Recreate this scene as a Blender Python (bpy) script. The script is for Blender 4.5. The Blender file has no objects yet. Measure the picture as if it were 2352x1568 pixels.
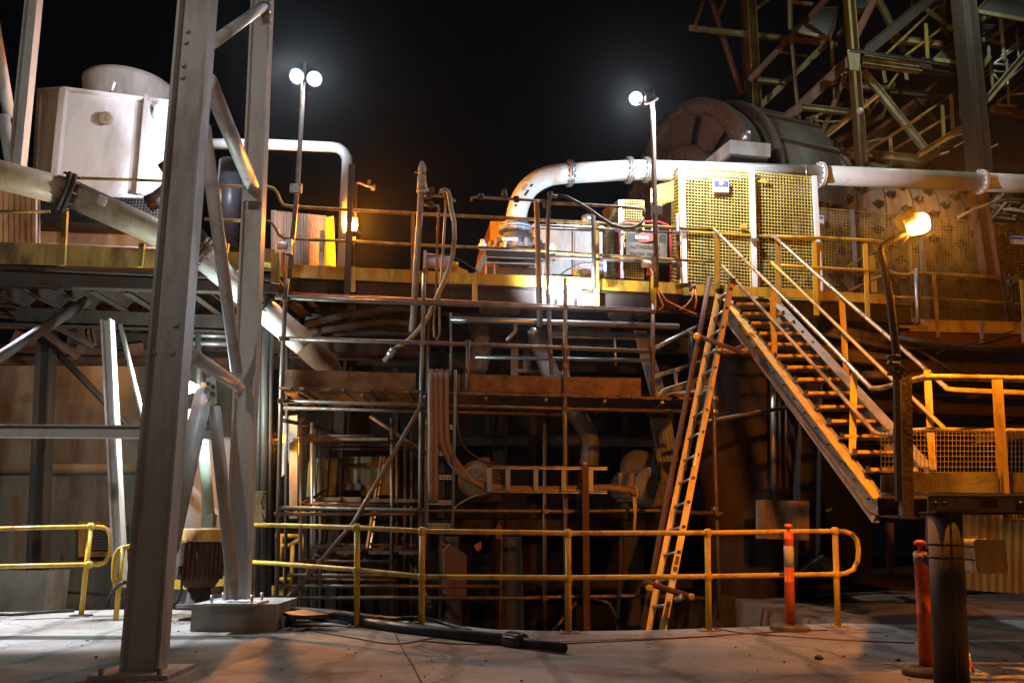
import bpy, math, random
from mathutils import Vector, Matrix
random.seed(7)
S = bpy.context.scene
C = S.collection
R = math.radians
# ------------------------------------------------------------------ camera, sky, exposure
F = 1900.0; PITCH = R(12.8); CX, CY = 1176.0, 784.0; CAMZ = 1.0
cam = bpy.data.objects.new('camera', bpy.data.cameras.new('camera'))
cam.location = (0, 0, CAMZ); cam.rotation_euler = (R(90) + PITCH, 0, 0)
cam.data.sensor_width = 36; cam.data.lens = 36 * F / 2352.0
cam.data.clip_start = .05; cam.data.clip_end = 2000
C.objects.link(cam); S.camera = cam
W = bpy.data.worlds.new('World'); S.world = W; W.use_nodes = True
bg = W.node_tree.nodes['Background']
bg.inputs[0].default_value = (.55, .62, .8, 1); bg.inputs[1].default_value = 0.0022
S.view_settings.view_transform = 'Standard'; S.view_settings.look = 'None'
S.view_settings.exposure = 0; S.view_settings.gamma = 1; S.view_settings.use_curve_mapping = False
S.render.engine = 'CYCLES'
S.cycles.use_denoising = True
S.cycles.max_bounces = 5; S.cycles.diffuse_bounces = 2; S.cycles.glossy_bounces = 2; S.cycles.volume_bounces = 0
S.cycles.sample_clamp_indirect = 3; S.cycles.use_light_tree = True
S.cycles.caustics_reflective = False; S.cycles.caustics_refractive = False
COOL = (.78, .88, 1.0); SOD = (1.0, .31, .018); WARM = (1.0, .62, .35)

def lamp(kind, loc, power, col, target=None, size=.1, spot=140, blend=.5):
    L = bpy.data.lights.new('lamp_light', kind); L.energy = power; L.color = col
    if kind == 'AREA': L.shape = 'DISK'; L.size = size
    else: L.shadow_soft_size = size
    if kind == 'SPOT': L.spot_size = R(spot); L.spot_blend = blend
    o = bpy.data.objects.new('lamp_light', L); o.location = loc
    if target is not None:
        o.rotation_euler = (Vector(target) - Vector(loc)).to_track_quat('-Z', 'Y').to_euler()
    C.objects.link(o); return o

# ------------------------------------------------------------------ pixel -> place
def ray(px, py):
    a = (px - CX) / F; b = (CY - py) / F
    return Vector((a, math.cos(PITCH) - b * math.sin(PITCH), math.sin(PITCH) + b * math.cos(PITCH)))
def Y(p, y):                       # point at distance y straight ahead
    r = ray(*p); t = y / r.y
    return Vector((r.x * t, y, CAMZ + r.z * t))
TL = .158
def D(p, d):                       # point on the plant's front plane  Y = d + TL*X
    r = ray(*p); t = d / (r.y - TL * r.x)
    return Vector((r.x * t, r.y * t, CAMZ + r.z * t))
def G(p, z=0.0):                   # point at height z
    r = ray(*p); t = (z - CAMZ) / r.z
    return Vector((r.x * t, r.y * t, z))
def crop(x0, y0, k):
    return lambda x, y: (x0 + x * k, y0 + y * k)
cA = crop(0, 0, .3662); cB = crop(574.2, 114.8, .3662); cC = crop(1091, 287, .3296); cD = crop(1378, 114.8, .3662)
cE = crop(1550.4, 0, .3408); cF = crop(1780, 402, .3296); cG = crop(0, 574.2, .3296); cH = crop(0, 1033.6, .341)
cI = crop(574.2, 574.2, .3296); cJ = crop(574.2, 1033.6, .3409); cK = crop(1091, 746.5, .3296); cL = crop(1148.4, 1091, .3043)
cM = crop(1550.4, 631.6, .3662); cN = crop(1722.7, 1033.6, .341)
def px(n, y): return n * y / F      # size in metres of n pixels at distance y

# ------------------------------------------------------------------ materials
MATS = {}
def mat(name, col, rough=.6, metal=0., dirt=None, amt=.35, sc=3., bump=.15, streak=True, fine=40., emit=None, estr=0., spec=.5):
    if name in MATS: return MATS[name]
    m = bpy.data.materials.new(name); m.use_nodes = True; nt = m.node_tree; n = nt.nodes; l = nt.links
    b = n['Principled BSDF']; b.inputs['Roughness'].default_value = rough; b.inputs['Metallic'].default_value = metal
    b.inputs['Specular IOR Level'].default_value = spec
    if emit:
        b.inputs['Base Color'].default_value = (*col, 1)
        b.inputs['Emission Color'].default_value = (*emit, 1); b.inputs['Emission Strength'].default_value = estr
        MATS[name] = m; return m
    g = n.new('ShaderNodeNewGeometry'); mp = n.new('ShaderNodeMapping')
    mp.inputs['Scale'].default_value = (1, 1, .25 if streak else 1); l.new(g.outputs['Position'], mp.inputs[0])
    t = n.new('ShaderNodeTexNoise'); t.inputs['Scale'].default_value = sc; t.inputs['Detail'].default_value = 7; t.inputs['Roughness'].default_value = .65
    l.new(mp.outputs[0], t.inputs['Vector'])
    cr = n.new('ShaderNodeValToRGB'); cr.color_ramp.elements[0].position = .62 - amt * .45; cr.color_ramp.elements[1].position = .80 - amt * .3
    l.new(t.outputs['Fac'], cr.inputs[0])
    t2 = n.new('ShaderNodeTexNoise'); t2.inputs['Scale'].default_value = fine; t2.inputs['Detail'].default_value = 5; l.new(g.outputs['Position'], t2.inputs['Vector'])
    hs = n.new('ShaderNodeMix'); hs.data_type = 'RGBA'; hs.blend_type = 'MULTIPLY'; hs.inputs[0].default_value = .32
    hs.inputs[6].default_value = (*col, 1); l.new(t2.outputs['Fac'], hs.inputs[7])
    br = n.new('ShaderNodeMix'); br.data_type = 'RGBA'; br.blend_type = 'MULTIPLY'; br.inputs[0].default_value = 1
    br.inputs[7].default_value = (1.16, 1.16, 1.16, 1); l.new(hs.outputs[2], br.inputs[6])
    mx = n.new('ShaderNodeMix'); mx.data_type = 'RGBA'; l.new(cr.outputs[0], mx.inputs[0]); l.new(br.outputs[2], mx.inputs[6])
    d = dirt or tuple(c * .35 for c in col); mx.inputs[7].default_value = (*d, 1)
    l.new(mx.outputs[2], b.inputs['Base Color'])
    rr = n.new('ShaderNodeMapRange'); rr.inputs[3].default_value = rough; rr.inputs[4].default_value = min(1, rough + .3); l.new(cr.outputs[0], rr.inputs[0]); l.new(rr.outputs[0], b.inputs['Roughness'])
    if bump:
        bp = n.new('ShaderNodeBump'); bp.inputs['Strength'].default_value = bump; bp.inputs['Distance'].default_value = .02
        ad = n.new('ShaderNodeMath'); ad.operation = 'ADD'; l.new(t.outputs['Fac'], ad.inputs[0]); l.new(t2.outputs['Fac'], ad.inputs[1])
        l.new(ad.outputs[0], bp.inputs['Height']); l.new(bp.outputs[0], b.inputs['Normal'])
    MATS[name] = m; return m
RUST = (.16, .06, .025)
grey = mat('grey_paint', (.56, .56, .55), .5, 0, (.27, .22, .18), .30, 3.0, .10)
cream = mat('cream_paint', (.34, .29, .20), .5, 0, (.17, .10, .05), .35, 2.5)
yel = mat('yellow_paint', (.62, .40, .035), .42, 0, (.20, .11, .03), .30, 5, .08)
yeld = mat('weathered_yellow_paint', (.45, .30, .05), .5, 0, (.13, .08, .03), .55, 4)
dirty_cream = mat('dirty_cream_paint', (.40, .36, .22), .6, 0, (.12, .09, .05), .5, 3)
white = mat('white_paint', (.74, .76, .76), .35, 0, (.42, .36, .28), .22, 2.0, .05)
pipew = mat('pipe_paint', (.62, .68, .68), .33, 0, (.35, .31, .24), .22, 1.8, .06)
galv = mat('galvanised_steel', (.42, .43, .45), .34, .75, (.22, .18, .14), .25, 6, .05)
tube = mat('scaffold_tube_steel', (.17, .16, .15), .40, .6, (.13, .07, .04), .50, 7, .08)
rustm = mat('rusted_steel', (.12, .058, .032), .8, 0, (.07, .035, .02), .5, 4, .4)
rustd = mat('dark_oxide_steel', (.05, .033, .025), .75, 0, (.022, .017, .014), .5, 3, .3)
darks = mat('dark_steel', (.042, .04, .038), .55, .2, (.09, .05, .03), .4, 4, .2)
redox = mat('red_oxide_paint', (.17, .065, .04), .6, 0, (.09, .045, .03), .4, 2, .15)
conc = mat('concrete', (.30, .28, .25), .85, 0, (.14, .115, .09), .40, 1.6, .35, False)
concd = mat('stained_concrete_wall', (.20, .19, .165), .85, 0, (.085, .065, .045), .5, 1.3, .3)
wood = mat('scaffold_timber', (.19, .11, .06), .7, 0, (.08, .05, .03), .45, 5, .25, False)
rubber = mat('black_rubber', (.022, .021, .022), .45, 0, (.07, .055, .045), .3, 5, .1)
blk = mat('black_plastic', (.03, .03, .032), .4, 0, (.06, .05, .04), .3, 4, .1)
orgp = mat('orange_plastic', (.75, .13, .025), .45, 0, (.30, .08, .03), .25, 6, .08)
orgf = mat('orange_fibreglass', (.74, .47, .14), .38, 0, (.40, .24, .09), .22, 8, .06)
alum = mat('aluminium', (.62, .62, .62), .33, .8, (.30, .26, .22), .25, 8, .05)
bluem = mat('blue_paint', (.20, .36, .50), .5, 0, (.32, .22, .16), .45, 7, .2)
bluel = mat('pale_blue_paint', (.42, .50, .80), .4, 0, (.35, .33, .35), .2, 6)
cable = mat('cable_sheath', (.17, .11, .085), .5, 0, (.22, .13, .09), .4, 5, .1)
signw = mat('white_sign_face', (.70, .70, .68), .4, 0, (.45, .42, .36), .25, 8, 0)
signk = mat('black_sign_print', (.02, .02, .02), .5, 0, None, .1, 8, 0)
signr = mat('red_sign_print', (.38, .03, .03), .5, 0, None, .2, 8, 0)
signb = mat('blue_sign_print', (.10, .12, .45), .5, 0, None, .2, 8, 0)
signy = mat('yellow_sign_face', (.62, .45, .10), .5, 0, None, .3, 8, 0)
corr = mat('corrugated_steel', (.25, .30, .36), .5, .2, (.20, .11, .06), .4, 2.5, .08)
corro = mat('cladding_sheet', (.46, .34, .25), .5, .1, (.22, .12, .07), .4, 2.5, .08)
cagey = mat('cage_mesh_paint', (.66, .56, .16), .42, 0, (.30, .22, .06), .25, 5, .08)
mud = mat('muddy_ground', (.13, .085, .055), .75, 0, (.06, .04, .028), .5, 1.4, .8, False, 14.)
tankm = mat('rusted_tank_plate', (.15, .075, .045), .6, .1, (.05, .04, .038), .65, 1.1, .25)
lmc = mat('cool_lamp_face', (.9, .9, .9), emit=(.86, .93, 1.0), estr=55)
lms = mat('sodium_lamp_face', (.9, .6, .3), emit=SOD, estr=3800)
lmb = mat('big_sodium_lamp_glass', (.9, .6, .3), emit=SOD, estr=3900)

lmo = mat('amber_halo', (.9, .5, .1), emit=(1.0, .42, .03), estr=2.2)  # amber glow imitating lamp flare; the rims using it are switched off
lmw = mat('halo_glow', (.9, .9, .9), emit=(.62, .74, 1.0), estr=.75)  # painted halo glow for the rims of the floodlights
# ------------------------------------------------------------------ mesh builder
class MB:
    def __init__(s): s.v = []; s.f = []; s.sm = []
    def face(s, idx, smooth=False): s.f.append(tuple(idx)); s.sm.append(smooth)
    def poly(s, pts, smooth=False):
        n = len(s.v); s.v += [Vector(p) for p in pts]; s.face(range(n, n + len(pts)), smooth)
    def extr(s, prof, p, q, u, w, cap=True, smooth=False, closed=True):
        p = Vector(p); q = Vector(q); n = len(s.v); k = len(prof)
        s.v += [p + u * a + w * b for a, b in prof] + [q + u * a + w * b for a, b in prof]
        for i in range(k if closed else k - 1):
            j = (i + 1) % k; s.face((n + i, n + j, n + k + j, n + k + i), smooth)
        if cap and closed:
            s.face(tuple(n + i for i in range(k))[::-1]); s.face(tuple(n + k + i for i in range(k)))
        return s
    @staticmethod
    def axes(p, q, up=(0, 0, 1)):
        d = (Vector(q) - Vector(p)).normalized(); up = Vector(up)
        if abs(d.dot(up)) > .97: up = Vector((0, 1, 0))
        u = d.cross(up).normalized(); w = u.cross(d).normalized(); return u, w
    def bar(s, p, q, a, b=None, up=(0, 0, 1)):            # a across, b along up
        b = b or a; u, w = s.axes(p, q, up); a /= 2; b /= 2
        return s.extr([(-a, -b), (a, -b), (a, b), (-a, b)], p, q, u, w)
    def hsec(s, p, q, h, b, tf=.014, tw=.010, up=(0, 0, 1)):  # H/I section, depth h along up
        u, w = s.axes(p, q, up); h /= 2; b /= 2; t = tw / 2
        pr = [(-b, -h), (b, -h), (b, -h + tf), (t, -h + tf), (t, h - tf), (b, h - tf), (b, h), (-b, h), (-b, h - tf), (-t, h - tf), (-t, -h + tf), (-b, -h + tf)]
        n = len(s.v); k = len(pr); p = Vector(p); q = Vector(q)
        s.v += [p + u * a + w * c for a, c in pr] + [q + u * a + w * c for a, c in pr]
        for i in range(k): j = (i + 1) % k; s.face((n + i, n + j, n + k + j, n + k + i))
        for o in (0, k):
            for a in ((0, 1, 2, 11), (3, 4, 9, 10), (5, 6, 7, 8)): s.face(tuple(n + o + i for i in a))
        return s
    def csec(s, p, q, h, b, t=.012, up=(0, 0, 1), flip=1):
        u, w = s.axes(p, q, up); h /= 2
        pr = [(0, -h), (b * flip, -h), (b * flip, -h + t), (t * flip, -h + t), (t * flip, h - t), (b * flip, h - t), (b * flip, h), (0, h)]
        n = len(s.v); k = 8; p = Vector(p); q = Vector(q)
        s.v += [p + u * a + w * c for a, c in pr] + [q + u * a + w * c for a, c in pr]
        for i in range(k): j = (i + 1) % k; s.face((n + i, n + j, n + k + j, n + k + i))
        return s
    def tube(s, pts, r, n=10, cap=True, up=None):
        pts = [Vector(p) for p in pts]; m = len(pts); rs = r if isinstance(r, (list, tuple)) else [r] * m
        t0 = (pts[1] - pts[0]).normalized(); a = Vector((0, 0, 1)) if abs(t0.z) < .9 else Vector((1, 0, 0))
        nrm = t0.cross(a).normalized(); base = len(s.v); prev = t0
        for i in range(m):
            if i == 0: t = t0
            elif i == m - 1: t = (pts[i] - pts[i - 1]).normalized()
            else: t = ((pts[i + 1] - pts[i]).normalized() + (pts[i] - pts[i - 1]).normalized()).normalized()
            q = prev.rotation_difference(t); nrm = (q @ nrm).normalized(); prev = t
            bn = t.cross(nrm).normalized()
            for k in range(n):
                an = 2 * math.pi * k / n; s.v.append(pts[i] + (nrm * math.cos(an) + bn * math.sin(an)) * rs[i])
        for i in range(m - 1):
            for k in range(n):
                j = (k + 1) % n; s.face((base + i * n + k, base + i * n + j, base + (i + 1) * n + j, base + (i + 1) * n + k), True)
        if cap:
            s.face(tuple(base + k for k in range(n))[::-1]); s.face(tuple(base + (m - 1) * n + k for k in range(n)))
        return s
    def lathe(s, c, prof, axis=(0, 0, 1), n=24, smooth=True, ring=False):     # prof: (radius, height) list
        c = Vector(c); ax = Vector(axis).normalized(); a = Vector((0, 0, 1)) if abs(ax.z) < .9 else Vector((1, 0, 0))
        u = ax.cross(a).normalized(); w = ax.cross(u); b = len(s.v)
        for r, h in prof:
            for k in range(n):
                an = 2 * math.pi * k / n; s.v.append(c + ax * h + (u * math.cos(an) + w * math.sin(an)) * max(r, .0005))
        for i in range(len(prof) - 1):
            for k in range(n):
                j = (k + 1) % n; s.face((b + i * n + k, b + i * n + j, b + (i + 1) * n + j, b + (i + 1) * n + k), smooth)
        m = len(prof) - 1
        if ring:
            for k in range(n): j = (k + 1) % n; s.face((b + m * n + k, b + m * n + j, b + j, b + k), False)
            return s
        s.face(tuple(b + k for k in range(n))[::-1]); s.face(tuple(b + m * n + k for k in range(n)))
        return s
    def cyl(s, p, q, r, n=16):
        p = Vector(p); q = Vector(q); L = (q - p).length
        b = len(s.f); s.lathe(p, [(r, 0), (r, L)], q - p, n); return s
    def box(s, c, sx, sy, sz, rz=0.):
        c = Vector(c); m = Matrix.Rotation(rz, 3, 'Z'); n = len(s.v)
        for dz in (-1, 1):
            for dx, dy in ((-1, -1), (1, -1), (1, 1), (-1, 1)): s.v.append(c + m @ Vector((dx * sx / 2, dy * sy / 2, dz * sz / 2)))
        for f in ((3, 2, 1, 0), (4, 5, 6, 7), (0, 1, 5, 4), (1, 2, 6, 5), (2, 3, 7, 6), (3, 0, 4, 7)): s.face([n + i for i in f])
        return s
    def slab(s, pts, th):                                  # pts: a planar outline, thickened along its normal (away)
        pts = [Vector(p) for p in pts]; nrm = (pts[1] - pts[0]).cross(pts[2] - pts[1]).normalized() * th
        n = len(s.v); k = len(pts); s.v += pts + [p + nrm for p in pts]
        s.face(range(n, n + k)); s.face([n + k + i for i in range(k)][::-1])
        for i in range(k): j = (i + 1) % k; s.face((n + i, n + k + i, n + k + j, n + j))
        return s
    def mesh_panel(s, a, b, c, d, nx, ny, t=.005):        # a bottom-left, b bottom-right, c top-right, d top-left
        a, b, c, d = map(Vector, (a, b, c, d)); off = (b - a).cross(d - a).normalized() * t
        for i in range(nx + 1):
            k = i / nx; s.bar(a.lerp(b, k), d.lerp(c, k), t, t, up=off)
        for j in range(ny + 1):
            k = j / ny; s.bar(a.lerp(d, k) + off, b.lerp(c, k) + off, t, t, up=off)
        return s
    def corrug(s, a, b, c, d, n, amp=.02, th=.0):         # trapezoid profile sheet, ribs run a->d
        a, b, c, d = map(Vector, (a, b, c, d)); nn = (b - a).cross(d - a).normalized(); base = len(s.v); cols = []
        for i in range(n):
            for f, z in ((0, 0), (.32, 0), (.5, 1), (.82, 1)): cols.append(((i + f) / n, z))
        cols.append((1, 0))
        for k, z in cols: s.v += [a.lerp(b, k) + nn * amp * z, d.lerp(c, k) + nn * amp * z]
        for i in range(len(cols) - 1): q = base + 2 * i; s.face((q, q + 2, q + 3, q + 1))
        return s
    def build(s, name, m, parent=None, kind=None, label=None):
        base = Vector((0, 0, 0)); p = parent
        while p is not None: base += p.location; p = p.parent
        me = bpy.data.meshes.new(name); me.from_pydata([tuple(v - base) for v in s.v], [], s.f)
        me.polygons.foreach_set('use_smooth', s.sm); me.materials.append(m); me.update()
        o = bpy.data.objects.new(name, me); C.objects.link(o)
        if parent: o.parent = parent
        if kind: o['kind'] = kind
        if label: o['label'] = label
        return o
def thing(name, label, cat, base=(0, 0, 0), group=None):
    o = bpy.data.objects.new(name, None); o.location = base; o.empty_display_size = .1; C.objects.link(o)
    o['label'] = label; o['category'] = cat
    if group: o['group'] = group
    return o
def tag(o, label, cat, group=None):
    o['label'] = label; o['category'] = cat
    if group: o['group'] = group
    return o
def flat_text(body, loc, size, normal, m, parent, name='lettering', up=(0, 0, 1), align='CENTER', bold=.0):
    cu = bpy.data.curves.new('lettering', 'FONT'); cu.body = body; cu.size = size; cu.align_x = align; cu.align_y = 'CENTER'; cu.offset = bold
    cu.resolution_u = 3; cu.extrude = .001
    t = bpy.data.objects.new('lettering_source', cu); C.objects.link(t)
    bpy.context.view_layer.update()
    me = bpy.data.meshes.new_from_object(t); bpy.data.objects.remove(t)
    z = Vector(normal).normalized(); x = Vector(up).cross(z).normalized(); y = z.cross(x)
    M = Matrix((x, y, z)).transposed().to_4x4(); M.translation = Vector(loc)
    mb = MB(); mb.v = [M @ v.co for v in me.vertices]; mb.f = [tuple(p.vertices) for p in me.polygons]; mb.sm = [False] * len(mb.f)
    bpy.data.meshes.remove(me)
    return mb.build(name, m, parent)
def flange(c, axis, r, th=.03, bolts=12, parent=None, m=None, bm=None):
    """two bolted plates round a pipe"""
    c = Vector(c); ax = Vector(axis).normalized()
    f = MB().lathe(c - ax * th, [(r * .7, 0), (r, 0), (r, th * .85), (r * .7, th * .85)], ax, 28)
    f.lathe(c + ax * th * .15, [(r * .7, 0), (r, 0), (r, th * .85), (r * .7, th * .85)], ax, 28)
    fo = f.build('flange', m or galv, parent)
    a = Vector((0, 0, 1)) if abs(ax.z) < .9 else Vector((1, 0, 0)); u = ax.cross(a).normalized(); w = ax.cross(u); b = MB()
    for k in range(bolts):
        an = 2 * math.pi * (k + .5) / bolts; q = c + (u * math.cos(an) + w * math.sin(an)) * r * .9
        b.cyl(q - ax * th * 1.9, q + ax * th * 1.9, r * .045, 6)
    b.build('bolts', bm or darks, fo, 'stuff'); return fo
def coupler(p, m=None, s=.075):
    mb = MB(); p = Vector(p); mb.box(p, s, s, s * .8, .3); mb.cyl(p + Vector((-.02, -s * .9, 0)), p + Vector((-.02, 0, 0)), .012, 6); return mb
HAZE = True
# ------------------------------------------------------------------ the lamps' light (each stands in a lamp built further down)
DK = 12.3                                      # distance of the deck edge
L1a = D((682, 175), 11.9); L1b = D((722, 181), 11.9)
L2a = D((1461, 226), 12.0); L2b = D((1496, 232), 11.9)
LS1 = D((811, 517), 13.2); LS2 = Y((2107, 514), 6.3)
L5a = D((1277, 664), 11.75); L5b = D((1322, 664), 11.75)
L6 = Y((434, 890), 10.2)
def towards(a, b, k): a = Vector(a); return a + (Vector(b) - a).normalized() * k
lamp('SPOT', towards(L1a, (-5, 3, 3), .12), 260, COOL, (-5, 3, 2), .07, 170, .6)
HP = Y((592, 215), 12.6)                      # floodlight fixed to the back of the second column
lamp('SPOT', HP + Vector((-.1, .2, 0)), 700, (.95, .93, .95), Y((300, 240), 15.8), .05, 100, .8)
HQ = Y((597, 250), 10.9)
lamp('SPOT', HQ + Vector((.05, .12, 0)), 420, (.85, .87, 1.0), D((640, 290), 13.5), .05, 92, .7)
LQ = Vector((-11.2, 6.5, 6.6))                # warm wall lamp beyond the left edge
lamp('SPOT', LQ, 550, (1.0, .56, .24), (-9.4, 14, 7.2), .08, 80, .7)
lamp('SPOT', towards(L1b, (-1, 2, .5), .10), 150, COOL, (-1.5, 4, .5), .07, 165, .6)
lamp('SPOT', towards(L2a, (-1, 5, 1), .10), 320, COOL, (-2.6, 8, 3.2), .07, 120, .9)
lamp('SPOT', L2b + Vector((.30, -.20, -.08)), 1000, (.90, .93, 1.0), (4.2, 14.6, 4.5), .06, 160, .6)
lamp('SPOT', towards(L5a, (.9, 12.6, 3.9), -.02) + Vector((0, -.09, 0)), 240, COOL, (0, 0, 1.6), .05, 70, .8)
lamp('SPOT', L5a + Vector((-.02, .16, .02)), 330, COOL, (.5, 14, 5.3), .05, 125, .7)
lamp('SPOT', L5b + Vector((.02, .16, .02)), 330, COOL, (1.3, 14, 5.3), .05, 125, .7)
lamp('POINT', L6 + Vector((0, .25, .1)), 250, (.82, 1.0, .95), None, .05)
HF = Y((455, 430), 14.2)                       # floodlight on the cooling tower's platform, behind the big column
lamp('SPOT', HF, 800, (.80, .82, 1.0), Y((300, 400), 15.4), .05, 150, .8)
LB = D((643, 1005), 12.7)                      # bulkhead lamp inside the scaffold bay
lamp('POINT', LB, 80, SOD, None, .05)
lamp('SPOT', LB + Vector((0, -.05, 0)), 400, SOD, (-1.5, 6.6, 0), .03, 40, .6)
LU = D((250, 735), 15.2)                       # sodium bulkhead under the left deck
lamp('POINT', LU, 90, SOD, None, .06)
LW = Vector((-8.2, 10.0, 5.5))                  # wall floodlight left of the view, lighting the slab
lamp('SPOT', LW, 5600, (.80, .84, 1.0), (-5.2, 9.75, 0), .08, 44, .3)
LR = Vector((9.5, 15.0, 13.5))                 # tower lamp above the view
lamp('SPOT', LR, 350, (.80, 1.0, .86), (9.5, 19.5, 8.5), .08, 165, .6)
LT = Vector((6.4, 13.5, 12.5))                 # lamp on the tower's lower landing
lamp('SPOT', LT, 50, (1.0, .92, .45), (7.0, 19, 9.0), .10, 165, .6)
LY = Vector((3.5, -7, 8.5))                    # yard lamps behind the photographer
lamp('SPOT', LY, 340, (1.0, .82, .66), (-3.6, 7, 2.6), .25, 56, 1.0)
lamp('SPOT', LY + Vector((.4, 0, 0)), 120, WARM, (4.4, 5.5, .8), .25, 75, 1.0)
LY2 = Vector((-4.5, -6, 8.0))
lamp('SPOT', LY2, 1800, (1.0, .90, .80), (-6.5, 11, 4.8), .25, 51, 1.0)

# ------------------------------------------------------------------ the setting
sky = MB().lathe((0, 0, -60), [(900, 0), (880, 220), (760, 480), (500, 720), (5, 860)], (0, 0, 1), 40)
skm = bpy.data.materials.new('night_sky'); skm.use_nodes = True
_n = skm.node_tree.nodes; _b = _n['Principled BSDF']; _b.inputs['Base Color'].default_value = (0, 0, 0, 1); _b.inputs['Specular IOR Level'].default_value = 0
_b.inputs['Emission Color'].default_value = (.35, .40, .5, 1); _b.inputs['Emission Strength'].default_value = .0035
sky.build('sky', skm, None, 'structure')

def ring(pts, z0, z1, name, m, kind='structure'):
    mb = MB(); n = len(pts); top = [Vector((p[0], p[1], z1)) for p in pts]; bot = [Vector((p[0], p[1], z0)) for p in pts]
    mb.v = top + bot; mb.face(range(n)); mb.face(list(range(n, 2 * n))[::-1])
    for i in range(n): j = (i + 1) % n; mb.face((i, n + i, n + j, j))
    mb.sm = [False] * len(mb.f)
    return mb.build(name, m, None, kind)
edge = [G(p) for p in ((-700, 1412), (0, 1405), (200, 1401), (395, 1396), (640, 1400), (820, 1413), (975, 1428), (1140, 1445), (1305, 1449), (1500, 1446), (1660, 1441), (1770, 1437), (1918, 1430), (2080, 1434))]
e2 = G((2080, 1434)); 
outline = [(-14, 2.2, 0), (-9, -14, 0), (14, -14, 0), (14, 3, 0)] + [tuple(G(p)) for p in ((2900, 1402), (2352, 1409), (2240, 1424), (2080, 1434))]
poly = [Vector(o) for o in outline] + [e for e in reversed(edge[:-1])]
slabmat = mat('slab_concrete', (.31, .285, .25), .7, 0, (.17, .14, .11), .40, .9, .30, False, 22.)
def enrich(m):
    nt = m.node_tree; n = nt.nodes; l = nt.links; b = n['Principled BSDF']; src = b.inputs['Base Color'].links[0].from_socket
    g = n.new('ShaderNodeNewGeometry')
    def layer(src, tex, lo, hi, col, amt):
        cr = n.new('ShaderNodeValToRGB'); cr.color_ramp.elements[0].position = lo; cr.color_ramp.elements[1].position = hi; l.new(tex, cr.inputs[0])
        mu = n.new('ShaderNodeMath'); mu.operation = 'MULTIPLY'; mu.inputs[1].default_value = amt; l.new(cr.outputs[0], mu.inputs[0])
        mx = n.new('ShaderNodeMix'); mx.data_type = 'RGBA'; l.new(mu.outputs[0], mx.inputs[0]); l.new(src, mx.inputs[6]); mx.inputs[7].default_value = (*col, 1); return mx.outputs[2]
    def noise(sc, det=8, dist=0, scale=(1, 1, 1)):
        mp = n.new('ShaderNodeMapping'); mp.inputs['Scale'].default_value = scale; l.new(g.outputs['Position'], mp.inputs[0])
        t = n.new('ShaderNodeTexNoise'); t.inputs['Scale'].default_value = sc; t.inputs['Detail'].default_value = det; t.inputs['Distortion'].default_value = dist; t.inputs['Roughness'].default_value = .7; l.new(mp.outputs[0], t.inputs['Vector']); return t.outputs['Fac']
    src = layer(src, noise(.55, 6, 1.2), .50, .62, (.13, .085, .06), .35)
    src = layer(src, noise(2.6, 9, 2.5, (1, .35, 1)), .55, .66, (.11, .09, .075), .38)
    src = layer(src, noise(6.5, 10, .6), .60, .70, (.40, .37, .33), .35)
    w = n.new('ShaderNodeTexWave'); w.inputs['Scale'].default_value = .35; w.inputs['Distortion'].default_value = 9; w.inputs['Detail'].default_value = 5; w.inputs['Detail Scale'].default_value = .6; l.new(g.outputs['Position'], w.inputs['Vector'])
    src = layer(src, w.outputs['Fac'], .93, .99, (.06, .05, .04), .5)
    v = n.new('ShaderNodeTexVoronoi'); v.inputs['Scale'].default_value = 5.5; v.inputs['Randomness'].default_value = 1; l.new(g.outputs['Position'], v.inputs['Vector'])
    iv = n.new('ShaderNodeMath'); iv.operation = 'SUBTRACT'; iv.inputs[0].default_value = 1; l.new(v.outputs['Distance'], iv.inputs[1])
    src = layer(src, iv.outputs[0], .93, .975, (.035, .03, .028), .8)
    v2 = n.new('ShaderNodeTexVoronoi'); v2.feature = 'DISTANCE_TO_EDGE'; v2.inputs['Scale'].default_value = .42; 
    t = n.new('ShaderNodeTexNoise'); t.inputs['Scale'].default_value = 1.8; t.inputs['Detail'].default_value = 6; l.new(g.outputs['Position'], t.inputs['Vector'])
    ad = n.new('ShaderNodeVectorMath'); ad.operation = 'MULTIPLY_ADD'; l.new(t.outputs['Color'], ad.inputs[0]); ad.inputs[1].default_value = (.7, .7, 0); l.new(g.outputs['Position'], ad.inputs[2]); l.new(ad.outputs[0], v2.inputs['Vector'])
    ie = n.new('ShaderNodeMath'); ie.operation = 'SUBTRACT'; ie.inputs[0].default_value = 1; l.new(v2.outputs['Distance'], ie.inputs[1])
    src = layer(src, ie.outputs[0], .994, .998, (.045, .04, .035), .75)
    l.new(src, b.inputs['Base Color'])
enrich(slabmat)
ring(poly, -1.3, 0.0, 'concrete_slab', slabmat)
# far ground, pit floor and the muddy ground to the right
MB().slab([(-50, -30, -1.25), (-50, 75, -1.25), (55, 75, -1.25), (55, -30, -1.25)], .05).build('ground', mud, None, 'structure')
mg = MB(); nx, ny = 46, 30; x0, x1, y0, y1 = 3.15, 16, 9.35, 24
rnd = random.Random(3)
hh = [[rnd.random() for _ in range(nx + 1)] for _ in range(ny + 1)]
for j in range(ny + 1):
    for i in range(nx + 1):
        X = x0 + (x1 - x0) * i / nx; Yy = y0 + (y1 - y0) * j / ny + .09 * (X - 3)
        z = -.05 + .05 * math.sin(X * 1.7 + Yy) * math.sin(Yy * 1.3) + .035 * hh[j][i] + (.12 * math.exp(-((X - 4.7) ** 2 + (Yy - 10.6) ** 2)) if j else 0)
        if i == 0: z = -1.2
        if j == 0: z = -.05
        mg.v.append(Vector((X, Yy, z)))
for j in range(ny):
    for i in range(nx):
        a = j * (nx + 1) + i; mg.face((a, a + 1, a + nx + 2, a + nx + 1), True)
mg.build('dirt_ground', mud, None, 'structure')
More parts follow.
